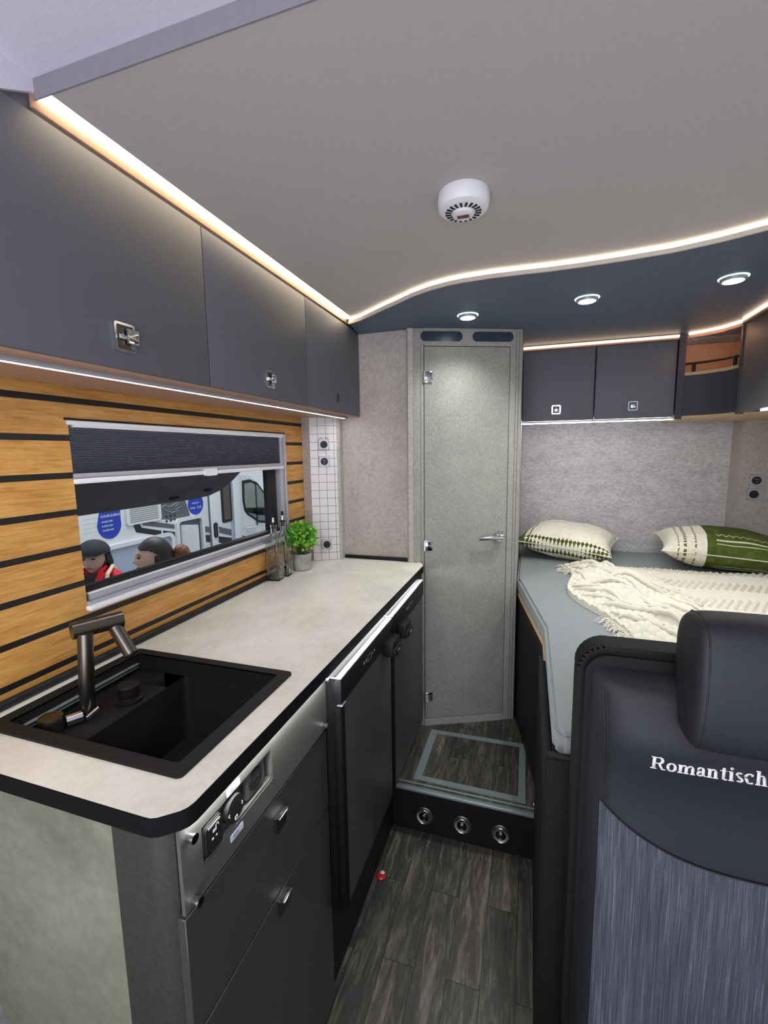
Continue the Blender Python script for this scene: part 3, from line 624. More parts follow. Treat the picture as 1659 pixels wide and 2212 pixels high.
# ================================================================== step hatch, vents
h = thing('floor_hatch', (-.19, 1.66, .165), 'floor hatch with brushed aluminium frame in the plank step', 'hatch')
ring_prism(MB(), [(-.388, 1.497), (.016, 1.493), (.012, 1.826), (-.386, 1.814)], [(-.358, 1.520), (-.010, 1.518), (-.012, 1.800), (-.356, 1.790)], .1655, .1685, 'z').build('hatch_frame', 'alu', h)
MB().prism([(-.357, 1.521), (-.011, 1.519), (-.013, 1.799), (-.355, 1.789)], .1655, .1675).build('hatch_lid', 'floor', h)
for vx, lb in ((-.335, 'left warm air vent in the step riser below the fridge side'), (-.197, 'middle warm air vent in the step riser'), (-.063, 'right warm air vent in the step riser nearest the bed base')):
    v_ = thing('warm_air_vent', (vx, 1.446, .066), lb, 'vent', 'round warm air vents')
    m = Matrix.Translation((vx, 1.446, .070)) @ Matrix.Rotation(PI / 2, 4, 'X')
    MB().lathe([(.024, 0), (.036, 0), (.036, .004), (.031, .007), (.026, .007), (.024, .004)], mat=m).build('outer_ring', 'gunmetal', v_)
    mm = m @ Matrix.Rotation(.35, 4, 'X')
    nz = MB().lathe([(0, .013), (.008, .0125), (.016, .010), (.0215, .005), (.024, -.002), (.0, -.004)], mat=m).build('air_nozzle', 'glossblack', v_)
    MB().lathe([(.0245, .002), (.0275, .002), (.0275, .0085), (.0262, .0095), (.0245, .0085)], mat=m).build('chrome_ring', 'chrome', v_)
    MB().box(vx - .004, vx + .005, 1.431, 1.434, .0765, .0835, .001).box(vx - .007, vx + .007, 1.4315, 1.4335, .060, .0625, .001).build('nozzle_tab', 'chrome', nz)
t = thing('candy_wrapper', (-.437, 1.235, 0), 'small red foil wrapper lying on the floor by the fridge', 'wrapper')
MB().lathe([(0, .001), (.014, .001), (.016, .004), (.011, .009), (0, .010)], (-.432, 1.235, 0), 14).build('foil', 'redwrap', t)
MB().sphere((-.430, 1.243, .008), .008, .008, .004, 12).build('white_tip', 'white', t)
t = thing('screw_cap', (.045, 1.475, .165), 'white screw cap on the step beside the bed base', 'cap')
MB().lathe([(0, 0), (.006, 0), (.005, .003), (0, .004)], (.047, 1.50, .1655), 12).build('cap', 'white', t)

# ================================================================== rear cabinets
def rear_cab(x0, x1, label, lx, lz):
    c = thing('rear_cabinet', ((x0 + x1) / 2, 2.5, 1.53), label, 'cabinet', 'rear wall cabinets')
    MB().box(x0, x1, 2.35, YB - .002, 1.535, 1.856).build('cabinet_box', 'cabside', c)
    MB().box(x0 + .0015, x1 - .0015, 2.331, 2.349, 1.527, 1.8555, .0015).build('cabinet_door', 'cab', c)
    la = ring_prism(MB(), rr(lx, lz, .040, .042, .006), rr(lx, lz, .030, .032, .003), 2.3265, 2.331, 'y').build('latch', 'chrome', c)
    MB().box(lx - .010, lx + .012, 2.323, 2.330, lz - .010, lz + .010, .002).build('latch_button', 'chrome', la); return c
rear_cab(-.045, .273, 'left rear overhead cabinet next to the washroom wall', .110, 1.579)
rcab = rear_cab(.276, .600, 'right rear overhead cabinet beside the open corner shelf', .436, 1.582)
MB().box(.603, .630, 2.325, 2.352, 1.5165, 1.879).box(.603, .630, 2.351, YB - .002, 1.536, 1.879).build('side_board', 'cabside', rcab)
cs = thing('corner_shelf', (.8, 2.5, 1.52), 'open corner shelf with glowing upper compartment and rail', 'shelf')
A, B_ = Vector((.632, 2.335)), Vector((.790, 2.165))
tri = [(.632, 2.335), (.700, 2.305), (.755, 2.255), (.790, 2.165), (RX - .002, 2.165), (RX - .002, 2.655), (.632, 2.655)]
MB().prism(tri, 1.517, 1.530).build('bottom_board', 'lightwood', cs)
MB().prism(tri, 1.703, 1.716).build('shelf_board', 'lightwood', cs)
ribbon(tri[:4], 1.531, 1.703, -.012).build('front_panel', 'cabside', cs)
MB().box(.634, RX - .002, 2.60, 2.62, 1.716, 1.88).box(1.10, 1.12, 2.17, 2.60, 1.716, 1.88).build('back_lining', 'cubby', cs)
MB().tube([(x, y, 1.752) for x, y in tri[:4]], .0055, 8).build('shelf_rail', 'black', cs)
for x, y in ((.662, 2.322), (.772, 2.21)): MB().box(x - .006, x + .006, y - .005, y + .005, 1.716, 1.752, .001).build('rail_post', 'black', cs)
rc = thing('side_cabinet', (.88, 1.6, 1.53), 'anthracite overhead cabinet along the right wall', 'cabinet')
MB().box(.79, 1.15, 1.0, 2.155, 1.527, 1.857).build('cabinet_box', 'cabside', rc)
MB().box(.772, .789, 1.0, 2.145, 1.524, 1.858, .002).build('cabinet_door', 'cab', rc)
MB().box(.768, .792, 2.147, 2.163, 1.520, 1.879, .001).build('cabinet_side', 'cabside', rc)

# ================================================================== bed
bd = thing('bed_base', (.5, 1.8, 0), 'black bed base beneath the grey mattress', 'bed base')
mp_ = [(-.043, 2.036), (-.035, 2.01), (.050, 1.53), (.058, 1.50), (.060, .93), (.075, .905), (RX - .004, .905), (RX - .004, YB - .004), (-.043, YB - .004)]
bp_ = [(-.043, 2.06), (.062, 1.52), (.062, .905), (RX - .004, .905), (RX - .004, YB - .004), (-.043, YB - .004)]
MB().prism(bp_, .001, .742).build('base_panel', 'leather2', bd)
MB().prism([(.043, .875), (.103, .875), (.103, .90), (.043, .90)], .001, .785, bev=.004).prism([(.043, .90), (.06, .90), (.06, 1.44), (.043, 1.44)], .001, .74).build('front_panel', 'leather2', bd)
MB().prism([(-.040, 2.04), (.055, 1.515), (.055, 1.40), (.5, 1.40), (.5, YB - .01), (-.040, YB - .01)], .743, .764).build('slat_board', 'lightwood', bd)
mt_ = MB().prism(mp_, .765, .822, bev=.010, seg=4).build('mattress', 'mattress', None); tag(mt_, 'grey fabric mattress on the bed base', 'mattress')
mt_.data.transform(Matrix.Translation((-.5, -1.8, -.765))); mt_.location = (.5, 1.8, .765)

# pillows ----------------------------------------------------------
def pillow_mat(name, kind):
    n = NT(name); v = n.coord(); o = n.sep(v); x, y = o[0], o[1]
    cream = n.ramp(n.noise(v, 60, 3), [(.3, lin((222, 218, 196))), (.7, lin((240, 237, 220)))])
    green = n.ramp(n.noise(v, 30, 3), [(.3, lin((62, 74, 28))), (.7, lin((92, 106, 44)))])
    def zig(a, b, per, amp): return n.math('ADD', a, n.math('MULTIPLY', n.math('PINGPONG', b, per), amp))
    def band(val, c, h): return n.math('LESS_THAN', n.math('ABSOLUTE', n.math('SUBTRACT', val, c)), h)
    c = cream
    if kind == 0:
        # green end, then pattern bands across; near edge has green diamonds
        zy = zig(y, x, .011, 1.0)
        edge = n.math('LESS_THAN', zy, -.165)
        chk = n.n('ShaderNodeTexChecker'); n.l(n.coord((1, 1, 0), (0, 0, PI / 4)), chk.inputs['Vector']); chk.inputs['Scale'].default_value = 75
        c = n.mix(n.math('MULTIPLY', edge, chk.outputs['Fac']), c, green)
        c = n.mix(band(zig(y, x, .012, .8), .135, .004), c, green)
        c = n.mix(n.math('LESS_THAN', zig(x, y, .012, .8), -.185), c, green)
        c = n.mix(band(x, -.165, .003), c, green)
        c = n.mix(n.math('MULTIPLY', band(zig(y, x, .025, .9), .02, .003), .18), c, lin((170, 160, 130)))
        c = n.mix(n.math('MULTIPLY', band(zig(y, x, .025, .9), -.05, .003), .18), c, lin((170, 160, 130)))
    else:
        c = n.mix(n.math('GREATER_THAN', x, -.085), c, green)
        zz = zig(y, x, .013, 1.1)
        gx = n.math('GREATER_THAN', x, -.05)
        c = n.mix(n.math('MULTIPLY', band(zz, -.100, .0022), gx), c, lin((226, 222, 196)))
        c = n.mix(n.math('MULTIPLY', band(y, -.138, .0035), gx), c, lin((226, 222, 196)))
        c = n.mix(n.math('MULTIPLY', band(y, -.155, .0012), gx), c, lin((226, 222, 196)))
        for cx, h in ((-.125, .0035), (-.165, .006), (-.19, .0025)):
            dash = n.math('GREATER_THAN', n.math('PINGPONG', y, .008), .0028)
            c = n.mix(n.math('MULTIPLY', band(zig(x, y, .008, .6), cx, h), dash), c, lin((110, 108, 66)))
    n.color(c); n.pbr(.9, 0, .2); n.bump(n.noise(v, 260, 3), .25, .002); return n.m
def pillow(loc, rot, sx, sy, th, kind, label):
    p_ = thing('pillow', loc, label, 'pillow', 'patterned pillows on the bed')
    p_.matrix_basis = Matrix.Translation(loc) @ rot.to_4x4()
    N_ = 48; mb = MB(); b = mb.bm
    def pt(u, v_, side):
        e = max(0, (1 - abs(u) ** 2.6) * (1 - abs(v_) ** 2.6)) ** .55
        pin = 1 - .10 * (1 - abs(u) ** 2) * abs(v_) ** 3; pin2 = 1 - .10 * (1 - abs(v_) ** 2) * abs(u) ** 3
        wr = .004 * noise.noise(Vector((u * 3, v_ * 3, kind * 5 + side)))
        return Vector((u * sx / 2 * pin2, v_ * sy / 2 * pin, side * (e * th / 2 + wr * e * 2)))
    for side in (1, -1):
        g = [[b.verts.new(pt(-1 + 2 * i / N_, -1 + 2 * j / N_, side)) for j in range(N_ + 1)] for i in range(N_ + 1)]
        for i in range(N_):
            for j in range(N_): b.faces.new((g[i][j], g[i + 1][j], g[i + 1][j + 1], g[i][j + 1]))
    bmesh.ops.remove_doubles(b, verts=b.verts[:], dist=.0004)
    mb.build('pillow_cover', pillow_mat('pillow_pattern_%d' % kind, kind), p_, local=True)
    path = [pt(-1 + 2 * i / 30, -1, 0) for i in range(31)] + [pt(1, -1 + 2 * i / 30, 0) for i in range(1, 31)] + [pt(1 - 2 * i / 30, 1, 0) for i in range(1, 31)] + [pt(-1, 1 - 2 * i / 30, 0) for i in range(1, 31)]
    MB().tube(path, .0028, 6).build('piping', 'wool', p_, local=True)
E3 = lambda a, b, c: (Matrix.Rotation(math.radians(c), 3, 'Z') @ Matrix.Rotation(math.radians(a), 3, 'X') @ Matrix.Rotation(math.radians(b), 3, 'Y'))
pillow((.205, 2.555, .911), E3(3, 5, -14), .46, .42, .17, 0, 'cream pillow with green diamond border on the left of the bed')
pillow((.87, 2.47, .919), E3(3, 3, -8), .52, .39, .18, 1, 'green and cream zigzag pillow near the right wall')

# knitted throw ----------------------------------------------------
tw = thing('knitted_throw', (.6, 1.9, .822), 'cream knitted throw blanket crumpled on the grey mattress', 'blanket')
P00, P01, P10, P11 = Vector((.30, 1.36)), Vector((.155, 2.27)), Vector((1.0, 1.20)), Vector((1.0, 2.36))
def surf(u, v_):
    a = P00.lerp(P01, v_); c = P10.lerp(P11, v_); q = a.lerp(c, u)
    # wavy left and back border
    q.x += .03 * math.sin(v_ * 9) * (1 - u) ** 6 - .035 * math.sin(PI * v_) * (1 - u) ** 4
    q.y += .05 * math.sin(u * 7 - 1.2) * v_ ** 4 * u - .03 * v_ ** 3 * math.sin(PI * u)
    fold = max(0, 1 - u / .50)
    if fold > 0:
        fold = min(1, fold * 1.7)
        w1 = v_ * 15 + 5 * u + 1.3 * noise.noise(Vector((u * 4, v_ * 3, 1)))
        rid = abs(math.sin(w1 * 1.15)) ** .5
        h_ = .004 + .034 * rid + .050 * (noise.noise(Vector((u * 6, v_ * 5, 3))) + .3)
        h_ = max(.003, h_) * fold * min(1, .10 + u * 7, .15 + v_ * 4, .15 + (1 - v_) * 5)
    else: h_ = 0
    # knit
    if u < .42:
        s1 = q.x * 80 + q.y * 150 + 3 * noise.noise(Vector((q.x * 6, q.y * 6, 0))); s2 = q.x * 260 - q.y * 90
        kn = .0060 * abs(math.sin(s1 * .5)) + .0035 * abs(math.sin(s2 * .5 + (1 if math.sin(s1 * .5) > 0 else 0)))
    else:
        ch = abs(((q.x * .95 + 10) % .22) - .11) * 1.1
        ch = .55 * abs(((q.y + 10) % .24) - .12); row = (q.x + ch) * 2 * PI / .026
        kn = .0085 * (.5 + .5 * math.sin(row)) + .0025 * abs(math.sin(q.y * 160))
    wave = .006 * (1 + noise.noise(Vector((u * 4, v_ * 4, 9))))
    return Vector((q.x, q.y, .826 + h_ + kn + wave))
NU, NV = 430, 430; mb = MB(); b = mb.bm
g = [[b.verts.new(surf(i / NU, j / NV)) for j in range(NV + 1)] for i in range(NU + 1)]
for i in range(NU):
    for j in range(NV): b.faces.new((g[i][j], g[i + 1][j], g[i + 1][j + 1], g[i][j + 1]))
edge_pts = [g[0][j].co.copy() for j in range(0, NV + 1)]; back_pts = [g[i][NV].co.copy() for i in range(NU + 1)]; near_pts = [g[i][0].co.copy() for i in range(NU + 1)]
# skirt to the mattress so the edge has body
for seq in ([g[0][j] for j in range(NV + 1)], [g[i][NV] for i in range(NU + 1)], [g[i][0] for i in range(NU + 1)]):
    low = [b.verts.new((v_.co.x, v_.co.y, .8225)) for v_ in seq]
    for i in range(len(seq) - 1): b.faces.new((seq[i], seq[i + 1], low[i + 1], low[i]))
mb.build('knit', 'wool', tw)
random.seed(11)
for k_ in range(14):
    v0 = .97 - k_ * .055; pts = []; rad = []
    for q in range(71):
        t_ = q / 70; uu = .015 + .43 * t_; vv = v0 - (.30 + .012 * k_) * t_ ** 1.25 + .05 * math.sin(t_ * 5 + k_ * .9) - .10 * math.sin(PI * t_) * (k_ % 3 == 0)
        vv = max(.02, min(.985, vv)); p = surf(uu, vv); pts.append((p.x, p.y, p.z + .003 + .004 * math.sin(t_ * 9 + k_)))
        rad.append((.0075 + .0025 * abs(math.sin(t_ * 46 + k_))) * (1 - .5 * t_ ** 3) * min(1, .4 + t_ * 8))
    MB().tube(pts, rad, 9).build('cable_braid', 'wool', tw)
mb = MB()
def fringe(seq, dirs, n_, L):
    for q in range(n_):
        i = int((q + random.random() * .8) / n_ * (len(seq) - 1)); p0 = seq[i]; a = math.atan2(dirs[1], dirs[0]) + random.uniform(-.9, .9); ln = L * random.uniform(.6, 1.2)
        pts = []; x, y = p0.x, p0.y
        for s_ in range(7):
            t_ = s_ / 6; pts.append((x, y, max(.8245, .832 * (1 - t_) + .825 * t_ + .010 * math.sin(t_ * 3) * random.random()) ))
            a += random.uniform(-.45, .45); x += math.cos(a) * ln / 6; y += math.sin(a) * ln / 6
        mb.tube(pts, .0016, 5)
fringe(edge_pts[:110], (-1, -.35), 70, .05); fringe(edge_pts[380:], (-1, .1), 26, .05); fringe(back_pts, (-.2, 1), 150, .045); fringe(near_pts[:160], (-.5, -1), 70, .06)
o = mb.build('fringe', 'wool', tw); o['kind'] = 'stuff'

# ================================================================== seat
se = thing('bench_seat', (.365, .6, 0), 'black leather seat with headrest, embroidered lettering and striped fabric', 'seat')
sh = rr(.366, .62, .552, .866, .045, 8)
MB().prism(rr(.366, .62, .556, .870, .05, 8), .800, .872, axis='y', bev=.012, seg=3).build('backrest_shell', 'leather2', se)
def cushion(x0, x1, z0, z1, yf, yb, bulge, N1=40, N2=60):
    mb = MB(); b = mb.bm; g = []
    for i in range(N1 + 1):
        r_ = []
        for j in range(N2 + 1):
            u = -1 + 2 * i / N1; v_ = -1 + 2 * j / N2
            x = (x0 + x1) / 2 + u * (x1 - x0) / 2; z = (z0 + z1) / 2 + v_ * (z1 - z0) / 2
            e = (1 - abs(u) ** 8) * (1 - abs(v_) ** 14)
            y = yb - (yb - yf) * max(0, e) ** .42 + bulge(x, z) * e
            x -= math.copysign(1, u) * .0
            r_.append(b.verts.new((x, y, z)))
        g.append(r_)
    for i in range(N1):
        for j in range(N2): b.faces.new((g[i][j], g[i + 1][j], g[i + 1][j + 1], g[i][j + 1]))
    return mb
def bl(x, z):
    v_ = -.010 * math.exp(-((z - .93) / .05) ** 2) + .010 * math.exp(-((z - .82) / .09) ** 2)
    v_ += .012 * math.exp(-((x - .366) / .12) ** 2) * (1 if z > .9 else .5)
    return v_ * 1.0
def csurf_y(x, z):
    u = (x - .366) / .258; v_ = (z - .6125) / .4125
    e = (1 - abs(u) ** 8) * (1 - abs(v_) ** 14); return .805 - .065 * max(0, e) ** .42 + bl(x, z) * e
cushion(.108, .624, .20, 1.025, .740, .805, bl, 60, 90).build('backrest_cushion', 'leather', se)
# striped fabric inset follows the cushion face, swooping upper edge
mb = MB(); b = mb.bm; N1, N2 = 60, 50
def ztop(x):
    u = (x - .126) / .24; u = min(max(u, 0), 2 - max(u, 0) if u > 1 else u) if u <= 2 else 0
    u = max(0, min(1, u)); return .728 + .078 * (1 - u) ** 2.6
g = []
for i in range(N1 + 1):
    x = .1265 + (.606 - .1265) * i / N1; xx = min(x, .7325 - x)
    zt_ = ztop(xx); g.append([b.verts.new((x, csurf_y(x, z) - .0022, z)) for z in [.24 + (zt_ - .24) * j / N2 for j in range(N2 + 1)]])
for i in range(N1):
    for j in range(N2): b.faces.new((g[i][j], g[i + 1][j], g[i + 1][j + 1], g[i][j + 1]))
top_edge = [r_[-1].co.copy() for r_ in g]; left_edge = [v_.co.copy() for v_ in g[0]]
mb.build('striped_fabric', 'stripes', se)
MB().tube([p + Vector((0, -.0005, 0)) for p in top_edge], .0012, 6).build('fabric_seam', 'seam', se)
for dx in (0, .0045):
    MB().tube([(.1235 + dx + .010 * ((1.0 - z) / .2 if z > .8 else 1) ** 1.0 * .9, csurf_y(.1235 + dx + .010, z) - .0006, z) for z in [1.0 - .02 * q for q in range(14)]], .0009, 5).build('stitch_line', 'seam', se)
MB().box(.108, .624, .22, .80, .0, .19, .004).build('seat_box', 'leather2', se)
MB().box(.108, .624, .20, .79, .19, .30, .03, 4).build('seat_cushion', 'leather', se)
# headrest: profile in (y,z) swept in x with rounded cheeks
hr = MB(); b = hr.bm
prof = [(.735, .955), (.700, .957), (.684, .970), (.676, 1.00), (.672, 1.05), (.673, 1.10), (.680, 1.135), (.697, 1.153), (.725, 1.158), (.760, 1.152), (.783, 1.135), (.790, 1.11), (.790, 1.08), (.782, 1.05), (.768, 1.02), (.760, .985), (.752, .960)]
cy, cz = .731, 1.057; g = []
for i in range(41):
    u = -1 + 2 * i / 40; x = .367 + u * .144; f_ = (1 - abs(u) ** 10) ** .35 if abs(u) < 1 else 0
    f_ = .0 + 1.0 * f_
    sc_ = .80 + .20 * f_ if abs(u) < 1 else .80
    g.append([b.verts.new((x, cy + (y - cy) * sc_, cz + (z - cz) * sc_)) for y, z in prof])
K_ = len(prof)
for i in range(40):
    for q in range(K_): b.faces.new((g[i][q], g[i][(q + 1) % K_], g[i + 1][(q + 1) % K_], g[i + 1][q]))
b.faces.new(g[0]); b.faces.new(g[-1][::-1])
hd = hr.build('headrest', 'leather', se); hd.modifiers.new('soft', 'SUBSURF').levels = 1; hd.modifiers['soft'].render_levels = 2
MB().tube([Vector((.2375, cy + (y - cy) * .955, cz + (z - cz) * .955)) for y, z in prof[1:11]], .0014, 6).build('headrest_seam', 'seam', se)
MB().cyl((.31, .765, .90), (.31, .765, 1.0), .006).cyl((.42, .765, .90), (.42, .765, 1.0), .006).build('headrest_rod', 'chrome', se)
# embroidered serif lettering, strokes drawn in a 0-1 em box
def glyphs(word, x0, zb, capH, proj):
    """proj(x,z) -> point on cushion face"""
    mb = MB(); b = mb.bm; cx = x0; s = capH; xh = .66
    def poly(pts): 
        try: b.faces.new([b.verts.new(proj(cx + x * s, zb + z * s)) for x, z in pts])
        except ValueError: pass
    def stem(x, z0, z1, w=.17): x -= .012; w += .024; poly([(x, z0), (x + w, z0), (x + w, z1), (x, z1)])
    def serif(xc, z, w=.34, up=True): h = .07; poly([(xc - w / 2, z), (xc + w / 2, z), (xc + w / 2, z + (h if up else -h)), (xc - w / 2, z + (h if up else -h))])
    def arc(xc, zc, rx, rz, a0, a1, wt, wn, n_=14):
        """stroke whose width goes thick where horizontal radius dominates"""
        prev = None
        for i in range(n_ + 1):
            a = math.radians(a0 + (a1 - a0) * i / n_); wd = (wn * 1.35 + (wt * 1.15 - wn * 1.35) * abs(math.cos(a))) / 2
            po = (xc + (rx + wd) * math.cos(a), zc + (rz + wd) * math.sin(a)); pi_ = (xc + (rx - wd) * math.cos(a), zc + (rz - wd) * math.sin(a))
            if prev: poly([prev[0], po, pi_, prev[1]])
            prev = (po, pi_)
    for ch in word:
        if ch == 'R':
            stem(.12, 0, 1); serif(.20, 0, .38); serif(.17, 1, .30, False); poly([(.2, .94), (.50, .94), (.50, 1), (.2, 1)]); poly([(.2, .46), (.50, .46), (.50, .52), (.2, .52)])
            arc(.50, .73, .20, .24, -90, 90, .17, .06); poly([(.42, .50), (.58, .50), (.84, .0), (.66, .0)]); serif(.80, 0, .26); cx += .95 * s
        elif ch == 'o': arc(.32, xh / 2, .22, xh / 2 - .03, 0, 360, .16, .06, 28); cx += .68 * s
        elif ch in 'mn':
            stem(.08, 0, xh); serif(.165, 0, .32); serif(.10, xh, .18, False)
            for j in range(2 if ch == 'm' else 1):
                bx = .25 + j * .38; arc(bx + .135, xh - .19, .135, .15, 0, 180, .1, .07); stem(bx + .19, 0, xh - .19, .16); serif(bx + .27, 0, .30)
            cx += (1.10 if ch == 'm' else .74) * s
        elif ch == 'a':
            stem(.34, .05, xh - .14, .15); arc(.27, xh - .17, .15, .14, 0, 170, .13, .06); poly([(.06, xh - .24), (.17, xh - .24), (.17, xh - .12), (.06, xh - .12)]); arc(.22, .18, .13, .14, 60, 330, .14, .06); poly([(.42, .06), (.56, .0), (.60, .06), (.49, .12)]); cx += .62 * s
        elif ch == 't': stem(.14, .06, .88, .15); poly([(.02, xh - .06), (.42, xh - .06), (.42, xh), (.02, xh)]); arc(.32, .15, .12, .12, 190, 320, .12, .07); cx += .48 * s
        elif ch == 'i': stem(.10, 0, xh); serif(.185, 0, .32); serif(.13, xh, .20, False); arc(.185, .88, .045, .045, 0, 360, .10, .10, 12); cx += .40 * s
        elif ch == 's':
            arc(.25, xh * .73, .13, .13, 30, 270, .12, .08); arc(.25, xh * .27, .13, .13, -150, 90, .13, .08); cx += .52 * s
        elif ch == 'c': arc(.32, xh / 2, .22, xh / 2 - .03, 50, 312, .16, .06, 24); poly([(.40, xh - .20), (.53, xh - .20), (.53, xh - .06), (.42, xh - .06)]); cx += .60 * s
        elif ch == 'h': stem(.08, 0, 1); serif(.165, 0, .32); serif(.10, 1, .18, False); arc(.385, xh - .19, .135, .15, 0, 180, .1, .07); stem(.44, 0, xh - .19, .16); serif(.52, 0, .30); cx += .74 * s
    return mb
tx = glyphs('Romantisch', .1915, .8930, .0227, lambda x, z: (x, csurf_y(x, z) - .0016, z)).build('embroidered_lettering', 'thread', se); tx['label'] = 'white serif embroidery reading Romantisch'
sm_ = tx.modifiers.new('thick', 'SOLIDIFY'); sm_.thickness = .0012; sm_.offset = 0

# ================================================================== bottles and plant
def bottle(x, y, label, st, rz):
    bt = thing('glass_bottle', (x, y, .9192), label, 'bottle', 'clear oil bottles', rz)
    mb = MB(); b = mb.bm; rings = []
    def ring(w, r_, z): return [b.verts.new((px, py, z)) for px, py in rr(0, 0, w, w, min(r_, w / 2 - 1e-4), 5)]
    prof = [(.050, .006, 0), (.054, .008, .003), (.054, .008, .135), (.053, .012, .143), (.044, .018, .154), (.030, .0145, .163), (.024, .0119, .172), (.022, .0109, .200), (.026, .0129, .203), (.026, .0129, .210),
            (.018, .0089, .210), (.017, .0084, .172), (.026, .0125, .160), (.045, .010, .146), (.048, .008, .135), (.048, .006, .010), (.044, .005, .007)]
    for w_, r_, z in prof: rings.append(ring(w_, r_, z))
    k_ = len(rings[0])
    for i in range(len(rings) - 1):
        for q in range(k_): b.faces.new((rings[i][q], rings[i][(q + 1) % k_], rings[i + 1][(q + 1) % k_], rings[i + 1][q]))
    b.faces.new(rings[0][::-1]); b.faces.new(rings[-1])
    mb.build('bottle_glass', 'clear', bt, local=True)
    MB().lathe([(0, .195), (.0080, .195), (.0084, .212), (.0105, .212), (.0105, .216), (.004, .217), (.0035, .238), (.005, .239), (.005, .250), (.002, .252), (0, .252)]).build('pourer', 'black', bt, local=True)
    MB().lathe([(.0044, .218), (.005, .218), (.0045, .236), (.0040, .236)]).build('pourer_tube', 'chrome', bt, local=True)
bottle(-.905, 1.440, 'clear square glass oil bottle in front, farther from the plant', 0, .12)
bottle(-.903, 1.503, 'clear square glass oil bottle touching the potted plant', 0, .12)
pl_ = thing('potted_plant', (-.882, 1.600, .9192), 'small bright green leafy plant in a cement pot', 'plant')
MB().lathe([(0, 0), (.036, 0), (.039, .003), (.0435, .068), (.0425, .0695), (.038, .068), (.036, .055), (0, .055)], (-.882, 1.600, .9192), 48).build('pot', 'pot', pl_)
MB().lathe([(0, .052), (.0365, .052), (.03, .058), (0, .060)], (-.882, 1.600, .9192), 24).build('soil', 'black', pl_)
mb = MB(); b = mb.bm; c0 = Vector((-.880, 1.600, 1.048)); stems = MB()
for q in range(520):
    z = random.uniform(-.55, 1); a = random.uniform(0, 2 * PI); rr_ = math.sqrt(max(0, 1 - z * z)); dr_ = Vector((rr_ * math.cos(a), rr_ * math.sin(a), z)); rad = random.uniform(.58, 1.06)
    p = c0 + Vector((dr_.x * .056, dr_.y * .060, dr_.z * .060)) * rad
    if p.x < WX + .006: continue
    L = random.uniform(.012, .019); W_ = L * .36
    t_ = (dr_ + Vector((random.uniform(-.8, .8), random.uniform(-.8, .8), random.uniform(-.3, .8)))).normalized(); sd = t_.cross(dr_ + Vector((0, 0, .3))).normalized(); nn = sd.cross(t_)
    pts = [p, p + t_ * L * .3 + sd * W_ * .8 + nn * .001, p + t_ * L * .65 + sd * W_ - nn * .001, p + t_ * L, p + t_ * L * .65 - sd * W_ - nn * .001, p + t_ * L * .3 - sd * W_ * .8 + nn * .001]
    m1, m2 = b.verts.new(p + t_ * L * .35 - nn * .0015), b.verts.new(p + t_ * L * .7 - nn * .0025); V = [b.verts.new(x) for x in pts]
    for f_ in ((V[0], V[1], m1), (V[1], V[2], m2, m1), (V[2], V[3], m2), (V[3], V[4], m2), (V[4], V[5], m1, m2), (V[5], V[0], m1)): b.faces.new(f_)
    if q % 9 == 0: stems.tube([(-.882 + dr_.x * .008, 1.600 + dr_.y * .008, .978), p.lerp(Vector((-.882, 1.600, 1.0)), .45), p], .0008, 5)
mb.build('foliage', 'leaf', pl_, smooth='keep'); stems.build('stems', plain('stem_green', (60, 96, 36), .6), pl_)

# ================================================================== OUTSIDE THE WINDOW
struct('ground', MB().box(-12, WX - .3, -4, 14, -.95, -.85), 'hallfloor', 'exhibition hall floor')
V_ = -3.7
mh = thing('motorhome', (-4.6, 4.0, -.85), 'white motorhome with blue stickers outside the window', 'motorhome')
MB().box(V_ - 2.2, V_, .3, 4.94, -.55, 1.95, .08, 3).build('living_body', 'vanwhite', mh)
# cab, side profile extruded
cab = [(4.94, -.5), (4.94, 1.25), (5.17, 1.12), (5.40, 1.09), (5.55, 1.02), (5.70, .88), (5.95, .60), (6.25, .34), (6.75, .20), (7.0, 0.0), (7.05, -.5), (6.9, -.55)]
MB().prism(cab, V_ - 2.1, V_ - .02, axis='x', bev=.02, seg=2).build('cab_body', 'vanwhite', mh)
ws = [(5.19, 1.035), (5.36, 1.045), (5.54, .985), (5.70, .84), (5.86, .66), (5.88, .42), (5.72, .375), (5.53, .41), (5.38, .50), (5.27, .56), (5.21, .62), (5.18, .76)]
cw = MB().prism(ws, V_ - .021, V_ - .012, axis='x').build('cab_window', 'rubber', mh)
cyw = sum(p[0] for p in ws) / len(ws); czw = sum(p[1] for p in ws) / len(ws)
MB().prism([(cyw + (y - cyw) * .88, czw + (z - czw) * .88) for y, z in ws], V_ - .0125, V_ - .008, axis='x').build('cab_glass', 'cabglass', cw)
MB().prism([(5.47, .38), (5.495, .38), (5.50, 1.0), (5.475, 1.0)], V_ - .009, V_ - .005, axis='x').prism([(5.24, .60), (5.8, .46), (5.8, .60), (5.24, .66)], V_ - .0085, V_ - .0055, axis='x').build('window_divider', 'rubber', cw)
MB().prism(rr(5.50, .575, .13, .09, .04), V_ + .0, V_ + .12, axis='x', bev=.012).build('wing_mirror', 'black', mh)
MB().tube([(V_, 5.20, .385), (V_ + .03, 5.22, .385), (V_ + .03, 5.38, .37), (V_, 5.40, .37)], .014, 8).build('door_handle', 'vanwhite', mh)
MB().box(V_ - .01, V_ - .017, 5.10, 5.11, -.4, 1.05).build('cab_door_seam', 'vangrey', mh)
MB().box(V_, V_ + .03, 4.935, 5.07, -.5, 1.25, .01).build('pillar_strip', 'vanwhite', mh)
MB().box(V_, V_ + .006, 4.86, 4.93, -.5, 1.9).build('door_post', 'paleblue', mh)
ed = MB().box(V_ + .001, V_ + .014, 4.49, 4.86, -.42, 1.45, .006).build('entry_door', 'vanwhite', mh)
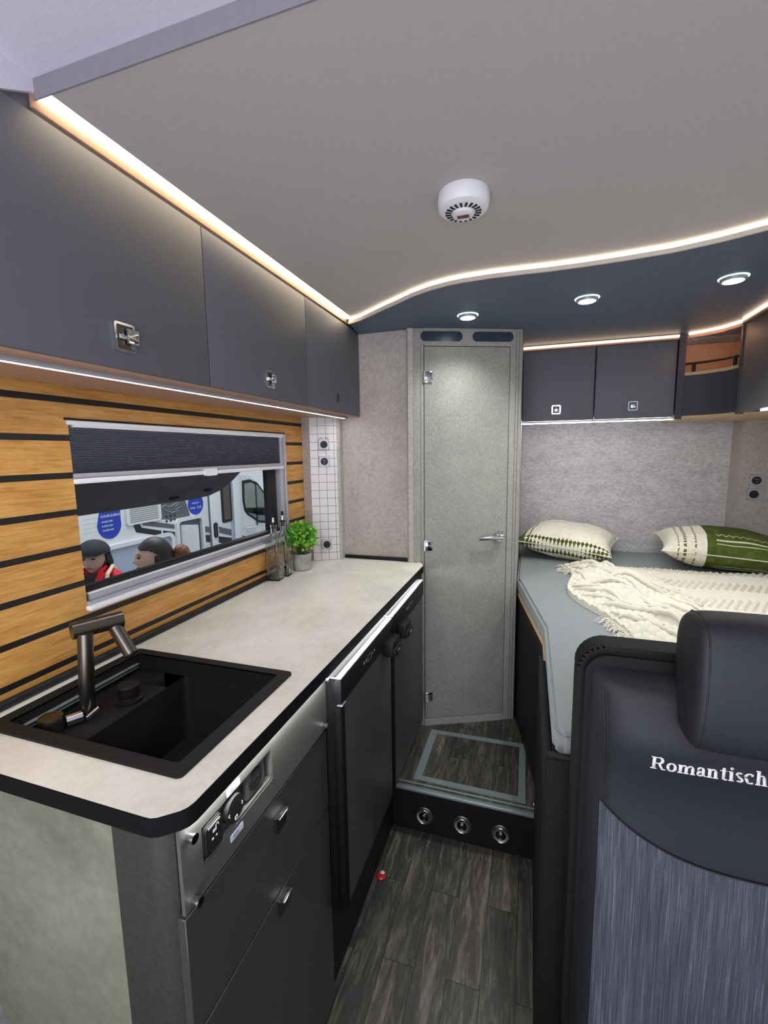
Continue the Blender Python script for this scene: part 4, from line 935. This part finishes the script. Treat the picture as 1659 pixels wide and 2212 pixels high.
MB().box(V_, V_ + .004, 4.465, 4.488, -.45, 1.5).build('door_seam', 'vangrey', mh)
wn = MB().prism(rr(4.79, .83, .20, .60, .03), V_ + .014, V_ + .022, axis='x').build('door_window', 'rubber', ed)
MB().prism(rr(4.79, .83, .13, .53, .02), V_ + .022, V_ + .024, axis='x').build('window_pane', plain('bronze_glass', (84, 70, 64), .2), wn)
MB().prism(rr(4.555, .465, .07, .19, .03), V_ + .014, V_ + .03, axis='x', bev=.005).build('door_handle', 'vanblack', ed)
ac = MB().prism(rr(3.505, .82, .43, .20, .03), V_ + .001, V_ + .02, axis='x').build('vent_grille', 'vanwhite', mh)
mb = MB()
for q in range(8): mb.box(V_ + .02, V_ + .022, 3.33, 3.68, .745 + q * .020, .755 + q * .020)
mb.build('grille_slots', 'grilledark', ac)
# decals and coloured bands
MB().prism([(3.36, .76), (3.40, .64), (3.71, .545), (3.72, .60), (3.47, .675), (3.43, .76)], V_, V_ + .003, axis='x').prism([(3.74, .545), (3.94, .485), (3.94, .545), (3.74, .60)], V_, V_ + .003, axis='x').prism([(4.36, .36), (4.46, .33), (4.46, .42), (4.36, .44)], V_, V_ + .003, axis='x').prism([(4.60, .30), (4.86, .22), (4.86, .31), (4.60, .38)], V_ + .014, V_ + .016, axis='x').prism([(4.94, .20), (5.06, .16), (5.06, .26), (4.94, .29)], V_ + .03, V_ + .032, axis='x').build('black_stripe', 'vanblack', mh)
MB().prism([(3.46, .755), (3.97, .62), (3.97, .575), (3.49, .695)], V_, V_ + .004, axis='x').build('grey_stripe', 'vangrey', mh)
MB().prism([(4.35, .55), (4.46, .52), (4.46, .45), (4.35, .48)], V_, V_ + .004, axis='x').build('grey_stripe', 'vangrey', mh)
MB().prism([(4.62, .50), (4.86, .42), (4.86, .34), (4.62, .42)], V_ + .014, V_ + .017, axis='x').build('grey_stripe', 'vangrey', mh)
MB().prism([(5.08, .30), (5.5, .20), (5.5, .10), (5.08, .18)], V_ - .019, V_ - .016, axis='x').build('red_stripe', 'redstripe', mh)  # dark red band low on the cab side
sw = MB().prism([(3.71, 1.05), (4.06, 1.0), (4.17, .645), (3.95, .68), (3.70, .73)], V_, V_ + .003, axis='x').build('grey_swoosh', 'vangrey', mh)
MB().tube([(V_ + .005, *p) for p in ((3.745, .845), (3.79, .865), (3.84, .84), (3.90, .85), (3.98, .885), (4.01, .875), (3.93, .83), (4.00, .845), (4.03, .83), (3.93, .80), (3.98, .80), (3.99, .785), (3.88, .775), (3.82, .80), (3.775, .815), (3.745, .845))], .004, 5).build('bird_outline', 'silver', sw)
mb = MB()
for q in range(8): mb.cyl((V_ + .003, 3.80 + .06 * (q % 5), .69 + .05 * (q // 5)), (V_ + .0045, 3.80 + .06 * (q % 5), .69 + .05 * (q // 5)), .014, seg=12)
mb.build('swoosh_dots', 'vanblack', sw)
s1_ = MB().prism([(3.115 + .125 * math.cos(a), .765 + .135 * math.sin(a)) for a in [math.radians(-180 + 12 * q) for q in range(17)]] + [(3.24, .93), (3.10, .93), (3.02, .88)], V_, V_ + .004, axis='x').build('blue_sticker', 'blue', mh)
mb = MB(); random.seed(3)
for row, (zz, h_, n_, ya) in enumerate(((.835, .028, 8, 3.03), (.788, .018, 7, 3.035), (.748, .018, 7, 3.035), (.708, .018, 7, 3.04))):
    mb = MB()
    for q in range(n_):
        y = ya + q * (h_ * .92)
        mb.box(V_ + .004, V_ + .006, y, y + h_ * .72, zz, zz + h_ * .2).box(V_ + .004, V_ + .006, y, y + h_ * .72, zz + h_ * .45, zz + h_ * .62).box(V_ + .004, V_ + .006, y + h_ * .25 * (q % 3 + .4), y + h_ * (.25 * (q % 3 + .4) + .18), zz, zz + h_ * .9)
    mb.build('sticker_text', 'white', s1_)
MB().tube([(V_ + .005, *p) for p in ((3.10, .885), (3.14, .895), (3.20, .885), (3.23, .89))], .003, 5).build('sticker_logo', 'white', s1_)
s2_ = MB().prism([(4.255 + .125 * math.cos(a), .825 + .125 * math.sin(a)) for a in [2 * PI * q / 32 for q in range(32)]], V_, V_ + .004, axis='x').build('blue_sticker', 'blue', mh)
for q in range(4): MB().box(V_ + .004, V_ + .006, 4.16 + q * .022, 4.176 + q * .022, .775, .779).box(V_ + .004, V_ + .006, 4.16 + q * .022, 4.176 + q * .022, .786, .79).box(V_ + .004, V_ + .006, 4.166 + q * .022, 4.170 + q * .022, .772, .794).build('sticker_character', 'white', s2_)
for q in range(5): MB().box(V_ + .004, V_ + .006, 4.19 + q * .024, 4.208 + q * .024, .835, .84).box(V_ + .004, V_ + .006, 4.198 + q * .024, 4.202 + q * .024, .828, .85).build('sticker_character', 'white', s2_)
stext('54.8', .040, 'white', 'sticker_price', s2_, Matrix.Translation((V_ + .006, 4.305, .783)) @ Matrix(((0, 0, 1, 0), (1, 0, 0, 0), (0, 1, 0, 0), (0, 0, 0, 1))))
# service hatches
bx = ring_prism(MB(), rr(3.44, .12, .86, .90, .08), rr(3.44, .12, .78, .82, .05), V_, V_ + .03, 'x').build('garage_hatch_frame', 'vanwhite', mh)
MB().prism(rr(3.44, .12, .78, .82, .05), V_, V_ + .006, axis='x').build('garage_hatch_panel', 'paleblue', bx)
hf = ring_prism(MB(), rr(4.12, .37, .44, .66, .06), rr(4.12, .37, .36, .58, .04), V_, V_ + .04, 'x').build('service_hatch_frame', 'vanwhite', mh)
MB().prism(rr(4.12, .37, .36, .58, .04), V_, V_ + .004, axis='x').build('service_hatch_recess', 'vangrey', hf)
MB().box(V_ + .004, V_ + .03, 4.17, 4.25, .42, .50, .01).box(V_ + .004, V_ + .03, 4.16, 4.22, .20, .34, .01).cyl((V_ + .01, 4.2, .36), (V_ + .01, 4.2, .55), .014).build('service_fittings', 'silver', hf)
lf = MB().prism([(V_ + .02, 3.97), (V_ + .20, 4.02), (V_ + .20, 4.045), (V_ + .02, 4.0)], .12, .62).build('service_hatch_leaf', 'vanwhite', hf)
# wall notice on the vehicle
mb = MB()
for q in range(4):
    for w_ in range(2): mb.box(V_, V_ + .001, 2.86 + w_ * .09, 2.93 + w_ * .09, .72 + q * .04, .722 + q * .04)
mb.build('faint_notice_text', 'silver', mh)

# people ------------------------------------------------------------
def skin_mesh(verts, edges, rad):
    me = bpy.data.meshes.new('sk'); me.from_pydata(verts, edges, []); o = bpy.data.objects.new('sk', me); C.objects.link(o)
    md = o.modifiers.new('s', 'SKIN'); sv = me.skin_vertices[0].data
    for i, r_ in enumerate(rad): sv[i].radius = (r_, r_ * .8) if isinstance(r_, float) else r_
    sv[0].use_root = True; o.modifiers.new('ss', 'SUBSURF').levels = 2
    bpy.context.view_layer.update()
    m2 = bpy.data.meshes.new_from_object(o.evaluated_get(bpy.context.evaluated_depsgraph_get())); bpy.data.objects.remove(o); bpy.data.meshes.remove(me); return m2
def head_bm():
    """face looks along +x, centre of head at origin, 0.22 tall"""
    b = bmesh.new(); bmesh.ops.create_uvsphere(b, u_segments=56, v_segments=40, radius=1)
    for v_ in b.verts:
        x, y, z = v_.co; jaw = max(0, -z)
        sx = .096 * (1 - .05 * jaw); sy = .074 * (1 - .36 * jaw ** 1.4); X, Y, Z = x * sx, y * sy, z * .112
        if x > 0:
            X *= 1 - .10 * max(0, z) ** 2
            g_ = lambda y0_, z0_, ry, rz: math.exp(-((Y - y0_) / ry) ** 2 - ((Z - z0_) / rz) ** 2)
            X += .020 * g_(0, -.022, .011, .012) + .010 * g_(0, -.004, .008, .018) - .010 * (g_(.031, .010, .015, .012) + g_(-.031, .010, .015, .012)) + .006 * g_(0, .028, .05, .009)
            X += .006 * g_(0, -.056, .020, .007) - .004 * g_(0, -.056, .022, .0018) + .010 * g_(0, -.092, .022, .014) - .004 * g_(0, -.072, .02, .006)
        v_.co = (X, Y, Z)
    for s_ in (1, -1):
        e = bmesh.new(); bmesh.ops.create_uvsphere(e, u_segments=12, v_segments=8, radius=1); bmesh.ops.scale(e, vec=(.016, .007, .030), verts=e.verts)
        bmesh.ops.transform(e, matrix=Matrix.Translation((-.006, s_ * .074, -.005)) @ Matrix.Rotation(s_ * .35, 4, 'Z'), verts=e.verts)
        m_ = bpy.data.meshes.new('t'); e.to_mesh(m_); e.free(); b.from_mesh(m_); bpy.data.meshes.remove(m_)
    return b
def person(loc, top, face, label, jacket, hairkind):
    """loc: x,y of head axis; top: z of crown; face: heading in radians"""
    g0 = -.85; Hh_ = top - g0; sc = Hh_ / 1.62
    p_ = thing('person', (loc[0], loc[1], g0), label, 'person', None); p_.matrix_basis = Matrix.Translation((loc[0], loc[1], g0)) @ Matrix.Rotation(face, 4, 'Z') @ Matrix.Scale(sc, 4)
    # joints, figure faces +x
    J = [(0, 0, .88), (0, 0, 1.05), (-.01, 0, 1.22), (-.01, 0, 1.35), (.0, 0, 1.41), (.01, 0, 1.48),
         (-.01, .10, 1.35), (-.01, .165, 1.315), (.0, .20, 1.03), (.09, .19, .82), (.13, .185, .75),
         (-.01, -.10, 1.35), (-.01, -.165, 1.315), (.0, -.20, 1.03), (.09, -.19, .82), (.13, -.185, .75),
         (0, .09, .80), (.0, .10, .45), (-.01, .10, .08), (.10, .11, .035), (0, -.09, .80), (.0, -.10, .45), (-.01, -.10, .08), (.10, -.11, .035)]
    E_ = [(0, 1), (1, 2), (2, 3), (3, 4), (4, 5), (3, 6), (6, 7), (7, 8), (8, 9), (9, 10), (3, 11), (11, 12), (12, 13), (13, 14), (14, 15), (0, 16), (16, 17), (17, 18), (18, 19), (0, 20), (20, 21), (21, 22), (22, 23)]
    Rr = [.125, .115, .125, .10, .050, .048, .07, .055, .042, .032, .028, .07, .055, .042, .032, .028, .085, .055, .038, .035, .085, .055, .038, .035]
    body = skin_mesh(J, E_, Rr); bm_ = bmesh.new(); bm_.from_mesh(body); bpy.data.meshes.remove(body)
    hb = head_bm(); bmesh.ops.transform(hb, matrix=Matrix.Translation((.02, 0, 1.505)), verts=hb.verts); m_ = bpy.data.meshes.new('t'); hb.to_mesh(m_); hb.free(); bm_.from_mesh(m_); bpy.data.meshes.remove(m_)
    # five fingers per hand
    mbx = MB(); mbx.bm.free(); mbx.bm = bm_
    for s_ in (1, -1):
        hx, hy, hz = .135, s_ * .185, .735
        mbx.sphere((hx, hy, hz + .02), .024, .017, .062, 16)
        for q in range(4): mbx.tube([(hx - .016 + q * .011, hy, hz - .03), (hx - .014 + q * .012, hy - s_ * .004, hz - .062), (hx - .010 + q * .012, hy - s_ * .012, hz - .085 + .006 * abs(q - 1.5))], [.0085, .008, .007], 8)
        mbx.tube([(hx + .018, hy, hz + .01), (hx + .034, hy - s_ * .005, hz - .02), (hx + .036, hy - s_ * .010, hz - .042)], [.010, .009, .008], 8)
    bo = mbx.build('body', 'skin', p_, local=True); md = bo.modifiers.new('join', 'REMESH'); md.mode = 'VOXEL'; md.voxel_size = .0055; md.use_smooth_shade = True
    bpy.context.view_layer.update(); nm_ = bpy.data.meshes.new_from_object(bo.evaluated_get(bpy.context.evaluated_depsgraph_get())); bo.modifiers.clear(); bo.data = nm_
    b = bmesh.new(); b.from_mesh(nm_); seen = set(); best = []
    for v_ in b.verts:
        if v_ in seen: continue
        st_ = [v_]; seen.add(v_); comp = []
        while st_:
            x_ = st_.pop(); comp.append(x_)
            for e_ in x_.link_edges:
                w_ = e_.other_vert(x_)
                if w_ not in seen: seen.add(w_); st_.append(w_)
        if len(comp) > len(best): best = comp
    keep = set(best); bmesh.ops.delete(b, geom=[v_ for v_ in b.verts if v_ not in keep], context='VERTS'); b.to_mesh(nm_); b.free(); nm_.shade_smooth()
    # clothes
    def sub(idx, grow, name, mat):
        mp = {j: i for i, j in enumerate(idx)}; me = skin_mesh([J[j] for j in idx], [(mp[a], mp[b_]) for a, b_ in E_ if a in mp and b_ in mp], [float(Rr[j] + grow) for j in idx])
        me.transform(Matrix.Identity(4)); me.materials.append(MAT[mat]); me.shade_smooth(); o = bpy.data.objects.new(name, me); C.objects.link(o); o.parent = p_; return o
    sub([0, 1, 2, 3, 6, 7, 8, 9, 11, 12, 13, 14], .018, 'jacket' if jacket == 'red' else 'shirt', jacket)
    sub([0, 16, 17, 18, 20, 21, 22], .016, 'trousers', 'trousers')
    MB().box(-.08, .17, .06, .155, 0, .07, .03, 3).build('shoe', 'black', p_, local=True); MB().box(-.08, .17, -.155, -.06, 0, .07, .03, 3).build('shoe', 'black', p_, local=True)
    hz = 1.505
    for s_ in (1, -1):
        MB().sphere((.02 + .083, s_ * .030, hz + .010), .009, .0125, .0055, 16).build('eye', 'rubber', p_, local=True)
        MB().tube([(.02 + .088, s_ * .014, hz + .028), (.02 + .088, s_ * .032, hz + .032), (.02 + .076, s_ * .05, hz + .026)], .0026, 6).build('eyebrow', 'hair', p_, local=True)
    MB().sphere((.02 + .0905, 0, hz - .056), .008, .019, .0055, 16).build('mouth', 'lips', p_, local=True)
    # hair shell: enlarged head without the face
    b = head_bm(); bmesh.ops.scale(b, vec=(1.10, 1.13, 1.08), verts=b.verts)
    dele = [v_ for v_ in b.verts if (v_.co.x > .012 and v_.co.z < .062 - .4 * abs(v_.co.y) * (1 if hairkind == 'cap' else .55)) or v_.co.z < -.075]
    bmesh.ops.delete(b, geom=dele, context='VERTS'); hm = MB().add(b, Matrix.Translation((.016, 0, hz)))
    ho = hm.build('hair', 'hair', p_, local=True); sd_ = ho.modifiers.new('thick', 'SOLIDIFY'); sd_.thickness = .012
    if hairkind == 'cap':
        MB().tube([(-.05, .05, hz + .02), (-.075, .055, hz - .05), (-.07, .06, hz - .13)], [.035, .035, .018], 12).tube([(-.05, -.05, hz + .02), (-.075, -.055, hz - .05), (-.07, -.06, hz - .13)], [.035, .035, .018], 12).build('hair_ends', 'hair', p_, local=True)
        b = bmesh.new(); bmesh.ops.create_uvsphere(b, u_segments=40, v_segments=24, radius=1); bmesh.ops.scale(b, vec=(.124, .104, .094), verts=b.verts)
        bmesh.ops.delete(b, geom=[v_ for v_ in b.verts if v_.co.z < -.005], context='VERTS')
        cp = MB().add(b, Matrix.Translation((.018, 0, hz + .042))).build('cap', 'capm', p_, local=True)
        brim = [(.07 + .0, -.078), (.12, -.066), (.165, -.036), (.178, 0), (.165, .036), (.12, .066), (.07, .078)]
        MB().prism(brim, hz + .034, hz + .041, bev=.002).build('cap_brim', 'capm', p_, local=True)
        MB().tube([(.118, .10, 1.15), (.125, .10, 1.28), (.085, .105, 1.395), (-.01, .105, 1.435), (-.11, .09, 1.37)], .014, 10).build('bag_strap', 'strap', p_, local=True)
        MB().prism([(.105, -.05), (.128, -.02), (.131, .0), (.128, .02), (.105, .05), (.06, .0)], 1.10, 1.40, bev=.001).build('inner_shirt', 'shirt', p_, local=True)
        MB().tube([(.0, .065, 1.435), (.07, .06, 1.42), (.115, .045, 1.36), (.135, .03, 1.29), (.125, .06, 1.34), (.08, .085, 1.41)], .013, 8).tube([(.0, -.065, 1.435), (.07, -.06, 1.42), (.115, -.045, 1.36), (.135, -.03, 1.29), (.125, -.06, 1.34), (.08, -.085, 1.41)], .013, 8).build('collar', 'red', p_, local=True)
    else:
        bn = MB()
        for q in range(9): a = q * .8; bn.sphere((-.135 + .018 * math.cos(a), .018 * math.sin(a), hz + .01 + .016 * math.sin(a * 1.7)), .034, .030, .030, 14)
        bn.build('hair_bun', 'bunhair', p_, local=True)
        MB().tube([(-.09, .022, hz + .02), (-.105, .0, hz + .035), (-.09, -.022, hz + .02)], .006, 8).build('hair_clip', 'gunmetal', p_, local=True)
person((-3.0, 2.385), .775, math.radians(-62), 'woman in black cap and red jacket with cream strap, outside the window', 'red', 'cap')
person((-2.25, 2.215), .875, math.radians(-128), 'person with black hair in a brown bun facing left outside the window', 'shirt', 'bun')
